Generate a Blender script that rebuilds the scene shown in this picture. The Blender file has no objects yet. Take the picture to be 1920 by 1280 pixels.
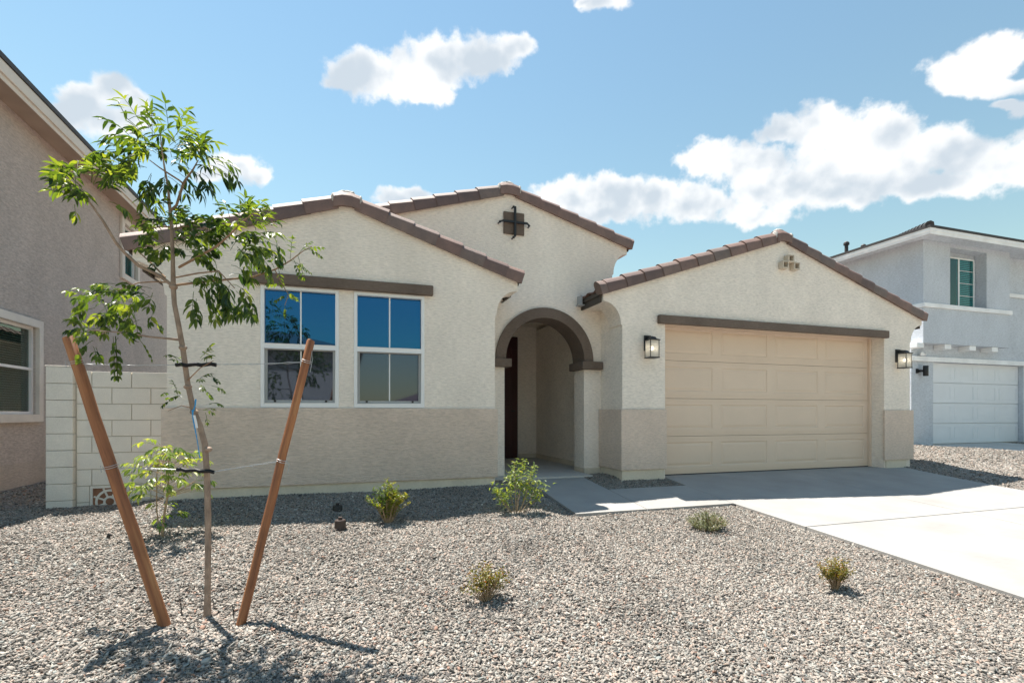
import bpy, math, random
import numpy as np
from mathutils import Vector, Matrix, noise as mnoise
from mathutils.geometry import tessellate_polygon

rng = random.Random(7)
scene = bpy.context.scene
COL = scene.collection

# ------------------------------------------------------------------ survey of the place
# X along the house front (to the right), Y into the lot, Z up, garage slab at Z = 0
TH = math.radians(18.2)
CT, ST = math.cos(TH), math.sin(TH)
F = 950.0
CAM_Z = 0.985


def ray(px, py):
    u = (px - 960) / F
    v = (776 - py) / F
    return Vector((CT * u + ST, -ST * u + CT, v))


def atz(px, py, z):
    return Vector((0, 0, CAM_Z)) + ray(px, py) * z


def aty(px, py, Y):
    r = ray(px, py)
    return Vector((0, 0, CAM_Z)) + r * (Y / r.y)


# ------------------------------------------------------------------ mesh helper
class MB:
    def __init__(self):
        self.v = []
        self.f = []
        self.t = []

    def add(self, verts, faces, tint=None):
        o = len(self.v)
        self.v.extend([tuple(p) for p in verts])
        self.f.extend([tuple(i + o for i in fc) for fc in faces])
        if tint is not None:
            self.t.extend([tint] * len(verts))

    def box(self, x0, x1, y0, y1, z0, z1):
        v = [(x0, y0, z0), (x1, y0, z0), (x1, y1, z0), (x0, y1, z0), (x0, y0, z1), (x1, y0, z1), (x1, y1, z1), (x0, y1, z1)]
        f = [(0, 3, 2, 1), (4, 5, 6, 7), (0, 1, 5, 4), (1, 2, 6, 5), (2, 3, 7, 6), (3, 0, 4, 7)]
        self.add(v, f)

    def slab(self, corners, thick):
        """quad with given top corners (counter clockwise), extruded down"""
        v = [tuple(c) for c in corners] + [(c[0], c[1], c[2] - thick) for c in corners]
        self.add(v, [(0, 1, 2, 3), (7, 6, 5, 4), (0, 4, 5, 1), (1, 5, 6, 2), (2, 6, 7, 3), (3, 7, 4, 0)])

    def prism_y(self, outer, y0, y1, holes=()):
        """polygon in X,Z (counter clockwise seen from -Y) with holes, extruded from y0 (front) to y1"""
        loops = [list(outer)] + [list(h) for h in holes]
        flat = [p for l in loops for p in l]
        tris = tessellate_polygon([[Vector((p[0], p[1], 0)) for p in l] for l in loops])
        n = len(flat)
        v = [(p[0], y0, p[1]) for p in flat] + [(p[0], y1, p[1]) for p in flat]
        f = []
        for t in tris:
            a, b, c = [flat[i] for i in t]
            area = (b[0] - a[0]) * (c[1] - a[1]) - (c[0] - a[0]) * (b[1] - a[1])
            t = tuple(t) if area > 0 else tuple(reversed(t))
            f.append(t)
            f.append(tuple(i + n for i in reversed(t)))
        o = 0
        for l in loops:
            m = len(l)
            for i in range(m):
                j = (i + 1) % m
                f.append((o + j, o + i, o + i + n, o + j + n))
            o += m
        self.add(v, f)

    def tube(self, pts, rad, n=8, cap=True, tint=None):
        pts = [Vector(p) for p in pts]
        if not hasattr(rad, '__len__'):
            rad = [rad] * len(pts)
        rings = []
        prev = None
        for i, p in enumerate(pts):
            d = (pts[min(i + 1, len(pts) - 1)] - pts[max(i - 1, 0)]).normalized()
            if prev is None:
                a = Vector((1, 0, 0)) if abs(d.x) < .9 else Vector((0, 1, 0))
                s = d.cross(a).normalized()
            else:
                s = (prev - d * prev.dot(d)).normalized()
            prev = s
            b = d.cross(s)
            rings.append([p + (s * math.cos(2 * math.pi * k / n) + b * math.sin(2 * math.pi * k / n)) * rad[i] for k in range(n)])
        v = [q for r in rings for q in r]
        f = []
        for i in range(len(pts) - 1):
            for k in range(n):
                k2 = (k + 1) % n
                f.append((i * n + k, i * n + k2, (i + 1) * n + k2, (i + 1) * n + k))
        if cap:
            f.append(tuple(reversed(range(n))))
            f.append(tuple(range((len(pts) - 1) * n, len(pts) * n)))
        self.add(v, f, tint)

    def lathe(self, cx, cy, prof, n=20):
        v = []
        for r, z in prof:
            for k in range(n):
                v.append((cx + r * math.cos(2 * math.pi * k / n), cy + r * math.sin(2 * math.pi * k / n), z))
        f = []
        for i in range(len(prof) - 1):
            for k in range(n):
                k2 = (k + 1) % n
                f.append((i * n + k, i * n + k2, (i + 1) * n + k2, (i + 1) * n + k))
        f.append(tuple(reversed(range(n))))
        f.append(tuple(range((len(prof) - 1) * n, len(prof) * n)))
        self.add(v, f)

    def build(self, name, mat, parent=None, smooth=None, bevel=0, solid=0):
        me = bpy.data.meshes.new(name)
        me.from_pydata(self.v, [], self.f)
        me.validate()
        if self.t:
            at = me.attributes.new('tint', 'FLOAT', 'POINT')
            if len(at.data) == len(self.t):
                at.data.foreach_set('value', self.t)
        me.materials.append(mat)
        if smooth is not None:
            me.polygons.foreach_set('use_smooth', [True] * len(me.polygons))
            me.set_sharp_from_angle(angle=math.radians(smooth))
        me.update()
        o = bpy.data.objects.new(name, me)
        COL.objects.link(o)
        if parent is not None:
            o.parent = parent
            if parent.type == 'EMPTY':
                o.matrix_parent_inverse = Matrix.Translation(-parent.location)
        if bevel:
            m = o.modifiers.new('bevel', 'BEVEL')
            m.width = bevel
            m.segments = 2
            m.limit_method = 'ANGLE'
            m.angle_limit = math.radians(40)
        if solid:
            m = o.modifiers.new('solid', 'SOLIDIFY')
            m.thickness = solid
            m.offset = 0
        return o


def empty(name, loc):
    o = bpy.data.objects.new(name, None)
    o.location = loc
    o.empty_display_size = .2
    COL.objects.link(o)
    return o


def tag(o, label=None, cat=None, group=None, kind=None):
    if label: o['label'] = label
    if cat: o['category'] = cat
    if group: o['group'] = group
    if kind: o['kind'] = kind
    return o


# ------------------------------------------------------------------ materials
def new_mat(name):
    m = bpy.data.materials.new(name)
    m.use_nodes = True
    nt = m.node_tree
    nt.nodes.clear()
    out = nt.nodes.new('ShaderNodeOutputMaterial')
    bs = nt.nodes.new('ShaderNodeBsdfPrincipled')
    nt.links.new(bs.outputs[0], out.inputs[0])
    return m, nt, bs, out


def N(nt, kind, **kw):
    n = nt.nodes.new(kind)
    for k, v in kw.items():
        setattr(n, k, v)
    return n


def mapped(nt, scale=(1, 1, 1)):
    tc = N(nt, 'ShaderNodeTexCoord')
    mp = N(nt, 'ShaderNodeMapping')
    mp.inputs['Scale'].default_value = scale
    nt.links.new(tc.outputs['Object'], mp.inputs[0])
    return mp.outputs[0]


def noise(nt, vec, scale, detail=4, rough=.55):
    n = N(nt, 'ShaderNodeTexNoise')
    n.inputs['Scale'].default_value = scale
    n.inputs['Detail'].default_value = detail
    n.inputs['Roughness'].default_value = rough
    nt.links.new(vec, n.inputs['Vector'])
    return n.outputs[0]


def mrange(nt, val, a, b, c, d):
    n = N(nt, 'ShaderNodeMapRange')
    nt.links.new(val, n.inputs[0])
    for i, x in enumerate((a, b, c, d)):
        n.inputs[i + 1].default_value = x
    return n.outputs[0]


def math_n(nt, op, a, b=None, clamp=False):
    n = N(nt, 'ShaderNodeMath', operation=op, use_clamp=clamp)
    for i, x in enumerate((a, b)):
        if x is None: continue
        if isinstance(x, (int, float)):
            n.inputs[i].default_value = x
        else:
            nt.links.new(x, n.inputs[i])
    return n.outputs[0]


def ramp(nt, val, stops):
    r = N(nt, 'ShaderNodeValToRGB')
    nt.links.new(val, r.inputs[0])
    e = r.color_ramp.elements
    while len(e) < len(stops): e.new(.5)
    for el, (p, c) in zip(e, stops):
        el.position = p
        el.color = (*c, 1)
    return r.outputs[0]


def surf(name, col, rough=.9, spec=.3, var=.12, vscale=2.5, fine=None, bump=0, bscale=50, stretch=(1, 1, 1), metal=0, bdist=.01, bdetail=4):
    """base colour broken up by broad and fine noise, with bump relief"""
    m, nt, bs, out = new_mat(name)
    vec = mapped(nt)
    n1 = noise(nt, vec, vscale, 5)
    vs = mapped(nt, stretch)
    n2 = noise(nt, vs, bscale, bdetail, .6)
    a = mrange(nt, n1, .25, .75, 1 - var, 1 + var)
    if fine:
        b = mrange(nt, n2, .25, .75, 1 - fine, 1 + fine)
        a = math_n(nt, 'MULTIPLY', a, b)
    mx = N(nt, 'ShaderNodeVectorMath', operation='SCALE')
    mx.inputs[0].default_value = col
    nt.links.new(a, mx.inputs['Scale'])
    nt.links.new(mx.outputs[0], bs.inputs['Base Color'])
    bs.inputs['Roughness'].default_value = rough
    bs.inputs['Specular IOR Level'].default_value = spec
    bs.inputs['Metallic'].default_value = metal
    if bump:
        bp = N(nt, 'ShaderNodeBump')
        bp.inputs['Strength'].default_value = bump
        bp.inputs['Distance'].default_value = bdist
        nt.links.new(n2, bp.inputs['Height'])
        nt.links.new(bp.outputs[0], bs.inputs['Normal'])
    return m


def stucco(name, col, var=.075, fine=.10, bump=.8):
    """lace stucco: horizontal trowel streaks with a sandy grain and scattered pits"""
    m, nt, bs, out = new_mat(name)
    vec = mapped(nt)
    broad = noise(nt, mapped(nt, (1, 1, .55)), 1.5, 6, .6)
    streak = noise(nt, mapped(nt, (15, 15, 62)), 1.0, 6, .68)
    grain = noise(nt, vec, 110, 3, .6)
    pits = mrange(nt, streak, .28, .60, 0, 1)
    h = math_n(nt, 'ADD', math_n(nt, 'MULTIPLY', pits, .62), math_n(nt, 'MULTIPLY', grain, .4))
    a = mrange(nt, broad, .3, .7, 1 - var, 1 + var)
    b = mrange(nt, h, .2, .85, 1 - fine * 1.8, 1 + fine)
    c = math_n(nt, 'MULTIPLY', a, b)
    mx = N(nt, 'ShaderNodeVectorMath', operation='SCALE')
    mx.inputs[0].default_value = col
    nt.links.new(c, mx.inputs['Scale'])
    nt.links.new(mx.outputs[0], bs.inputs['Base Color'])
    bs.inputs['Roughness'].default_value = .95
    bs.inputs['Specular IOR Level'].default_value = .15
    bp = N(nt, 'ShaderNodeBump')
    bp.inputs['Strength'].default_value = bump
    bp.inputs['Distance'].default_value = .012
    nt.links.new(h, bp.inputs['Height'])
    nt.links.new(bp.outputs[0], bs.inputs['Normal'])
    return m


def leaf_mat(name, dark, mid, light, trans=.45, tboost=2.2):
    m, nt, bs, out = new_mat(name)
    at = N(nt, 'ShaderNodeAttribute', attribute_name='tint')
    c = ramp(nt, at.outputs['Fac'], [(0, dark), (.55, mid), (1, light)])
    nt.links.new(c, bs.inputs['Base Color'])
    bs.inputs['Roughness'].default_value = .38
    bs.inputs['Specular IOR Level'].default_value = .5
    tr = N(nt, 'ShaderNodeBsdfTranslucent')
    sc = N(nt, 'ShaderNodeVectorMath', operation='MULTIPLY')
    nt.links.new(c, sc.inputs[0])
    sc.inputs[1].default_value = (tboost * 1.15, tboost, tboost * .35)
    nt.links.new(sc.outputs[0], tr.inputs[0])
    mix = N(nt, 'ShaderNodeMixShader')
    mix.inputs[0].default_value = trans
    nt.links.new(bs.outputs[0], mix.inputs[1])
    nt.links.new(tr.outputs[0], mix.inputs[2])
    nt.links.new(mix.outputs[0], out.inputs[0])
    return m


def mirror_glass(name, tint, dark=(.01, .013, .016), rough=.01):
    """coated window glass: tinted reflection over a dark room"""
    m, nt, bs, out = new_mat(name)
    bs.inputs['Base Color'].default_value = (*tint, 1)
    bs.inputs['Metallic'].default_value = 1
    bs.inputs['Roughness'].default_value = rough
    bp = N(nt, 'ShaderNodeBump')
    bp.inputs['Strength'].default_value = .02
    bp.inputs['Distance'].default_value = .01
    nt.links.new(noise(nt, mapped(nt), 1.2, 1), bp.inputs['Height'])
    nt.links.new(bp.outputs[0], bs.inputs['Normal'])
    df = N(nt, 'ShaderNodeBsdfDiffuse')
    df.inputs[0].default_value = (*dark, 1)
    ad = N(nt, 'ShaderNodeAddShader')
    nt.links.new(bs.outputs[0], ad.inputs[0])
    nt.links.new(df.outputs[0], ad.inputs[1])
    nt.links.new(ad.outputs[0], out.inputs[0])
    return m


def clear_glass(name, tint, refl=.18, rough=.01):
    m, nt, bs, out = new_mat(name)
    nt.nodes.remove(bs)
    tr = N(nt, 'ShaderNodeBsdfTransparent')
    tr.inputs[0].default_value = (*tint, 1)
    gl = N(nt, 'ShaderNodeBsdfGlossy')
    gl.inputs['Roughness'].default_value = rough
    mix = N(nt, 'ShaderNodeMixShader')
    mix.inputs[0].default_value = refl
    nt.links.new(tr.outputs[0], mix.inputs[1])
    nt.links.new(gl.outputs[0], mix.inputs[2])
    nt.links.new(mix.outputs[0], out.inputs[0])
    return m


M = {}
M['stucco'] = stucco('cream_stucco', (.89, .805, .71))
M['wainscot'] = stucco('tan_stucco', (.70, .575, .48))
M['stem'] = surf('painted_stem_wall', (.70, .62, .50), bump=.5, bscale=30, fine=.06)
M['brown_trim'] = surf('brown_stucco_trim', (.155, .118, .094), var=.15, fine=.2, bump=.8, bscale=70, stretch=(.25, 1, 1))
M['fascia'] = surf('brown_fascia', (.075, .062, .05), rough=.6, var=.1)
M['tile'] = surf('brown_concrete_tile', (.155, .082, .060), rough=.66, spec=.9, var=.22, vscale=4, fine=.22, bump=.35, bscale=60)
M['mortar'] = surf('white_mortar', (.55, .52, .48), bump=1, bscale=40, bdist=.02)
M['vinyl'] = surf('white_vinyl', (.80, .80, .80), rough=.35, spec=.5, var=.03)
M['grey_sash'] = surf('grey_sash', (.36, .37, .37), rough=.4, spec=.5, var=.03)
M['blackpl'] = surf('black_plastic', (.012, .012, .013), rough=.45, spec=.5, var=.1)
M['glass_up'] = mirror_glass('coated_glass', (.018, .105, .245))
M['glass_low'] = mirror_glass('screened_glass', (.068, .09, .145), (.02, .024, .027), .03)
M['garage'] = surf('tan_door_paint', (.74, .585, .455), rough=.55, spec=.35, var=.035, vscale=1.2, fine=.03, bump=.12, bscale=90, stretch=(.1, 1, 2))
M['white_door'] = surf('white_door_paint', (.74, .76, .79), rough=.5, var=.03)
M['red_door'] = surf('dark_red_door_paint', (.045, .008, .009), rough=.35, spec=.5, var=.2)
M['iron'] = surf('black_iron', (.012, .013, .016), rough=.45, spec=.5, var=.2)
M['frost'] = None
M['concrete'] = surf('pale_concrete', (.335, .323, .305), rough=.9, var=.13, vscale=1.6, fine=.06, bump=.5, bscale=9, stretch=(.6, 22, 1), bdist=.004)
M['porch'] = surf('porch_concrete', (.52, .50, .465), rough=.85, var=.1, vscale=1.5, fine=.06, bump=.25, bscale=120)
M['left_stucco'] = stucco('taupe_stucco', (.54, .478, .435), bump=1.0, fine=.16)
M['left_base'] = stucco('lower_taupe_stucco', (.52, .455, .40))
M['left_trim'] = surf('cream_trim', (.70, .66, .60), bump=.5, bscale=60, fine=.05)
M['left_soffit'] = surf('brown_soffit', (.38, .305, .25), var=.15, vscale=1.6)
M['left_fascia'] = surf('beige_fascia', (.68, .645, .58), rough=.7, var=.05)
M['dark_tile'] = surf('dark_roof_tile', (.045, .04, .04), rough=.6, spec=.4, var=.25, vscale=5, bump=.3, bscale=60)
M['right_stucco'] = stucco('pale_grey_stucco', (.60, .635, .685), bump=1.0, fine=.12)
M['right_white'] = surf('white_trim_paint', (.86, .86, .86), bump=.3, bscale=60)
M['block'] = surf('cream_concrete_block', (.84, .785, .70), var=.06, vscale=5, fine=.09, bump=.5, bscale=90)
M['mortar_joint'] = surf('block_mortar', (.52, .48, .41), var=.1)
M['soil'] = surf('red_soil', (.30, .15, .09), var=.3, vscale=12, bump=1, bscale=40)
M['wire'] = surf('galvanised_wire', (.50, .51, .52), rough=.5, metal=.4, var=.05)
M['hose'] = surf('black_hose', (.010, .009, .011), rough=.5, var=.2)
M['blue_tape'] = surf('blue_tape', (.03, .30, .62), rough=.4, var=.08)
M['white_tape'] = surf('white_tape', (.8, .8, .8), rough=.5, var=.05)
M['bark'] = surf('grey_brown_bark', (.32, .235, .18), var=.25, vscale=14, fine=.3, bump=1, bscale=45, stretch=(1, 1, .35), bdist=.006)
M['twig'] = surf('young_bark', (.30, .19, .12), var=.2, vscale=20)
M['shrubstem'] = surf('shrub_stem', (.34, .25, .16), var=.2, vscale=20)
M['pvc'] = surf('brown_pipe_cap', (.06, .042, .036), rough=.5, var=.2)
M['vent_clay'] = surf('stucco_vent_tube', (.58, .50, .40), var=.08, bump=.4, bscale=60)
M['vent_hole'] = surf('vent_hole', (.12, .09, .06))
M['asphalt'] = surf('asphalt', (.09, .09, .088), var=.2, vscale=2, bump=.4, bscale=120)
M['tan_far'] = surf('tan_stucco_far', (.45, .39, .31), var=.05)
M['teal_blind'] = surf('teal_blind', (.22, .62, .62), var=.05)
M['pale_blind'] = surf('pale_blind', (.62, .66, .62), var=.05)
M['dark_room'] = surf('dark_room', (.02, .03, .032))
M['glass_teal'] = clear_glass('teal_window_glass', (.45, .78, .78), .10)
M['glass_left'] = clear_glass('green_window_glass', (.55, .66, .62), .16)
M['leaf'] = leaf_mat('tree_leaf', (.014, .040, .010), (.078, .135, .020), (.19, .245, .040), .46, 1.9)
M['leaf_shrub'] = leaf_mat('young_shrub_leaf', (.05, .11, .02), (.16, .24, .055), (.34, .38, .10), .4, 1.9)
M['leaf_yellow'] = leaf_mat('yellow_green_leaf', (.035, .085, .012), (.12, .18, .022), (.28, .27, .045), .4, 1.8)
M['leaf_grey'] = leaf_mat('grey_green_leaf', (.08, .10, .055), (.20, .235, .14), (.36, .39, .26), .25, 1.3)
M['leaf_red'] = leaf_mat('red_tipped_leaf', (.05, .075, .012), (.19, .18, .022), (.33, .115, .035), .35, 1.6)


def wood_mat():
    m, nt, bs, out = new_mat('treated_stake_wood')
    vec = mapped(nt, (26, 26, 1.6))
    n1 = noise(nt, vec, 1.0, 6, .65)
    n2 = noise(nt, mapped(nt), 3.0, 3)
    c = ramp(nt, n1, [(.30, (.10, .038, .018)), (.42, (.25, .092, .038)), (.55, (.34, .135, .052)), (.78, (.50, .26, .11))])
    mx = N(nt, 'ShaderNodeVectorMath', operation='SCALE')
    nt.links.new(c, mx.inputs[0])
    nt.links.new(mrange(nt, n2, .3, .7, .8, 1.2), mx.inputs['Scale'])
    nt.links.new(mx.outputs[0], bs.inputs['Base Color'])
    bs.inputs['Roughness'].default_value = .6
    bp = N(nt, 'ShaderNodeBump')
    bp.inputs['Strength'].default_value = .6
    bp.inputs['Distance'].default_value = .004
    nt.links.new(n1, bp.inputs['Height'])
    nt.links.new(bp.outputs[0], bs.inputs['Normal'])
    return m


M['wood'] = wood_mat()


def rake_mat():
    m, nt, bs, out = new_mat('rake_tile')
    at = N(nt, 'ShaderNodeAttribute', attribute_name='tint')
    c = ramp(nt, at.outputs['Fac'], [(0, (.105, .058, .046)), (.35, (.16, .085, .062)), (.7, (.185, .105, .078)), (1, (.14, .095, .076))])
    n1 = noise(nt, mapped(nt), 7, 5, .6)
    n2 = noise(nt, mapped(nt), 75, 4, .6)
    k = math_n(nt, 'MULTIPLY', mrange(nt, n1, .3, .7, .8, 1.2), mrange(nt, n2, .3, .7, .85, 1.15))
    mx = N(nt, 'ShaderNodeVectorMath', operation='SCALE')
    nt.links.new(c, mx.inputs[0]); nt.links.new(k, mx.inputs['Scale'])
    nt.links.new(mx.outputs[0], bs.inputs['Base Color'])
    bs.inputs['Roughness'].default_value = .68
    bs.inputs['Specular IOR Level'].default_value = 1.0
    bp = N(nt, 'ShaderNodeBump')
    bp.inputs['Strength'].default_value = .4
    bp.inputs['Distance'].default_value = .006
    nt.links.new(n2, bp.inputs['Height']); nt.links.new(bp.outputs[0], bs.inputs['Normal'])
    return m


M['rake'] = rake_mat()


def frost_mat():
    m, nt, bs, out = new_mat('seeded_lantern_glass')
    nt.nodes.remove(bs)
    tr = N(nt, 'ShaderNodeBsdfTransparent')
    df = N(nt, 'ShaderNodeBsdfTranslucent')
    df.inputs[0].default_value = (.85, .83, .78, 1)
    d2 = N(nt, 'ShaderNodeBsdfDiffuse')
    d2.inputs[0].default_value = (.7, .69, .66, 1)
    m1 = N(nt, 'ShaderNodeMixShader'); m1.inputs[0].default_value = .5
    nt.links.new(df.outputs[0], m1.inputs[1]); nt.links.new(d2.outputs[0], m1.inputs[2])
    m2 = N(nt, 'ShaderNodeMixShader'); m2.inputs[0].default_value = .62
    nt.links.new(tr.outputs[0], m2.inputs[1]); nt.links.new(m1.outputs[0], m2.inputs[2])
    nt.links.new(m2.outputs[0], out.inputs[0])
    return m


M['frost'] = frost_mat()


def bulb_mat():
    m, nt, bs, out = new_mat('lit_bulb')
    bs.inputs['Base Color'].default_value = (.9, .8, .6, 1)
    bs.inputs['Emission Color'].default_value = (1, .88, .68, 1)
    bs.inputs['Emission Strength'].default_value = 3.5
    return m


M['bulb'] = bulb_mat()


def gravel_mat(stones):
    m, nt, bs, out = new_mat('gravel_stone' if stones else 'gravel_bed')
    if stones:
        at = N(nt, 'ShaderNodeAttribute', attribute_name='tint')
        fac = at.outputs['Fac']
    else:
        vo = N(nt, 'ShaderNodeTexVoronoi')
        vo.inputs['Scale'].default_value = 55
        nt.links.new(mapped(nt), vo.inputs['Vector'])
        sp = N(nt, 'ShaderNodeSeparateColor')
        nt.links.new(vo.outputs['Color'], sp.inputs[0])
        fac = sp.outputs[0]
    c = ramp(nt, fac, [(0, (.055, .05, .047)), (.18, (.15, .138, .125)), (.38, (.29, .26, .225)), (.56, (.39, .355, .31)),
                       (.70, (.37, .285, .23)), (.78, (.27, .285, .265)), (.90, (.53, .49, .43)), (1, (.30, .17, .12))])
    n1 = noise(nt, mapped(nt), 1.2, 5)
    mx = N(nt, 'ShaderNodeVectorMath', operation='SCALE')
    nt.links.new(c, mx.inputs[0])
    nt.links.new(mrange(nt, n1, .3, .7, .80, 1.04), mx.inputs['Scale'])
    nt.links.new(mx.outputs[0], bs.inputs['Base Color'])
    bs.inputs['Roughness'].default_value = .85
    bs.inputs['Specular IOR Level'].default_value = .3
    if not stones:
        bp = N(nt, 'ShaderNodeBump')
        bp.inputs['Strength'].default_value = 1
        bp.inputs['Distance'].default_value = .02
        bp.invert = True
        nt.links.new(vo.outputs['Distance'], bp.inputs['Height'])
        nt.links.new(bp.outputs[0], bs.inputs['Normal'])
    return m


M['gravel'] = gravel_mat(False)
M['stones'] = gravel_mat(True)

# ------------------------------------------------------------------ terrain
DR = [(-400, -.74), (-3, -.70), (2.36, -.363), (5.3, -.16), (6.72, -.005), (7.2, 0.0), (400, .02)]
PROF = [(-400, -.80), (-3, -.76), (0, -.54), (2.36, -.33), (3.4, -.225), (4.3, -.135), (5.1, -.085), (5.8, -.03), (6.7, .03), (40, .08), (400, .1)]


def lerp_prof(prof, y):
    for (a, b), (c, d) in zip(prof, prof[1:]):
        if y <= c:
            t = (y - a) / (c - a)
            return b + (d - b) * max(0, min(1, t))
    return prof[-1][1]


def sstep(a, b, x):
    t = max(0, min(1, (x - a) / (b - a)))
    return t * t * (3 - 2 * t)


def ground(x, y):
    z = lerp_prof(PROF, y)
    # flush with the paving on its side of the yard
    k = sstep(1.95, 2.5, x)
    z = z * (1 - k) + (lerp_prof(DR, y) - .028 + .05 * sstep(6.45, 7.0, y)) * k
    # lower in the side yard to the left of the house
    z += -.15 * sstep(-1.7, -2.6, x) * sstep(5.2, 6.8, y)
    # climbs to the neighbour's lot on the right
    z += sstep(10.0, 13.6, x) * .12
    if -6 < x < 16 and -2 < y < 14:
        z += .016 * mnoise.noise(Vector((x * 1.3, y * 1.3, 0))) + .008 * mnoise.noise(Vector((x * 4, y * 4, 3)))
        # low berm of gravel raked up round the young tree
        r = math.hypot(x + .78, y - 3.39)
        z += .025 * math.exp(-((r - .42) / .16) ** 2)
    return z


DR_ = [(-400, -.74), (-3, -.70), (2.36, -.363), (5.3, -.16), (6.72, -.005), (7.2, 0.0)]


def drive_z(y):
    return lerp_prof(DR, y)


def at_ground(px, py):
    z = 4.0
    for _ in range(60):
        p = atz(px, py, z)
        g = ground(p.x, p.y)
        dz = (CAM_Z - g) / max(1e-3, -ray(px, py).z)
        z = .5 * z + .5 * dz
    p = atz(px, py, z)
    p.z = ground(p.x, p.y)
    return p


def build_ground():
    xs = sorted(set([-400, -200, -100, -50, -25] + [round(-15 + .5 * i, 3) for i in range(0, 18)] + [round(-6 + .125 * i, 3) for i in range(0, 176)] + [17, 18, 20, 25, 35, 50, 100, 200, 400]))
    ys = sorted(set([-400, -200, -100, -50, -25, -12, -6, -3, -2] + [round(-1 + .125 * i, 3) for i in range(0, 112)] + [14, 16, 18, 20, 25, 35, 50, 100, 200, 400]))
    W_X0, W_X1, W_Y0, W_Y1, DX0, DX1 = 2.52, 3.46, 5.30, 6.25, 4.74, 9.90
    ed = .004
    xs = sorted(set(xs + [v + q for v, sg in ((W_X0, 1), (W_X1, -1), (DX0, 1), (DX1, -1), (14.9, 1), (18.6, -1)) for q in (0, sg * .02)]))
    ys = sorted(set(ys + [v + q for v, sg in ((W_Y0, 1), (W_Y1, -1)) for q in (0, sg * .02)] + [9.9, 9.88]))

    def under(x, y):
        a = .01
        return ((DX0 + a < x < DX1 - a and y < 7.3) or (W_X0 + a < x < W_X1 - a and W_Y0 + a < y < 9)
                or (W_X0 + a < x < DX0 + .1 and W_Y0 + a < y < W_Y1 - a) or (14.91 < x < 18.59 and y < 9.89) or (2 < x < 3.9 and 7.2 < y < 10.2))
    mb = MB()
    vs = [(x, y, ground(x, y) - (.14 if under(x, y) else 0)) for y in ys for x in xs]
    n = len(xs)
    fs = [(j * n + i, j * n + i + 1, (j + 1) * n + i + 1, (j + 1) * n + i) for j in range(len(ys) - 1) for i in range(n - 1)]
    mb.add(vs, fs)
    o = mb.build('gravel_ground', M['gravel'], smooth=60)
    tag(o, kind='structure')
    return o


build_ground()

W_X0, W_X1, W_Y0, W_Y1 = 2.52, 3.46, 5.30, 6.25     # walkway
DX0, DX1 = 4.74, 9.90                              # driveway


def build_paving():
    mb = MB()
    g = .009
    xm = 7.33
    rows = [7.05, 4.22, 1.1, -2.0, -4.2]
    for j in range(len(rows) - 1):
        ya, yb = rows[j], rows[j + 1]
        # break each slab where the slope changes
        cuts = [y for y in (6.72, 5.3, 2.36) if yb < y < ya]
        ed = [ya - (g if j else 0)] + cuts + [yb + g]
        for (a, b) in ((DX0, xm - g / 2), (xm + g / 2, DX1)):
            for y1, y0 in zip(ed, ed[1:]):
                mb.slab([(a, y0, drive_z(y0)), (b, y0, drive_z(y0)), (b, y1, drive_z(y1)), (a, y1, drive_z(y1))], .12)
    o = mb.build('driveway', M['concrete'])
    tag(o, kind='structure')
    mb = MB()
    zf, zb = drive_z(W_Y0), drive_z(W_Y1)
    mb.slab([(W_X1 + .004, W_Y0, zf), (DX0 - .006, W_Y0, zf), (DX0 - .006, W_Y1, zb), (W_X1 + .004, W_Y1, zb)], .1)
    mb.slab([(W_X0, W_Y0, zf), (W_X1 - .004, W_Y0, zf), (W_X1 - .004, W_Y1, zb), (W_X0, W_Y1, zb)], .1)
    mb.slab([(W_X0, W_Y1, zb), (W_X1 - .004, W_Y1, zb), (W_X1 - .004, 7.02, .02), (W_X0, 7.02, .02)], .1)
    o = mb.build('walkway', M['concrete'])
    tag(o, kind='structure')
    mb = MB()
    mb.box(2.0, 3.62, 7.03, 10.3, -.1, .045)
    mb.box(3.62, 3.95, 7.77, 10.3, -.1, .045)
    o = mb.build('porch_floor', M['porch'])
    tag(o, kind='structure')
    mb = MB()
    nz = lambda y: .15 - .05 * max(0, 9.7 - y)
    for ya, yb in ((9.9, 6.0), (6.0, 1.0), (1.0, -4.2)):
        mb.slab([(14.9, yb, nz(yb)), (18.6, yb, nz(yb)), (18.6, ya, nz(ya)), (14.9, ya, nz(ya))], .2)
    o = mb.build('neighbour_driveway', M['porch'])
    tag(o, kind='structure')
    mb = MB()
    mb.box(-60, 60, -5.7, -4.2, -.95, -.72)
    o = mb.build('sidewalk', M['concrete'])
    tag(o, kind='structure')
    mb = MB()
    mb.box(-60, 60, -14.5, -5.7, -1.0, -.785)
    o = mb.build('street', M['asphalt'])
    tag(o, kind='structure')


build_paving()

# ------------------------------------------------------------------ gravel stones (nobody could count them)


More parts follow.
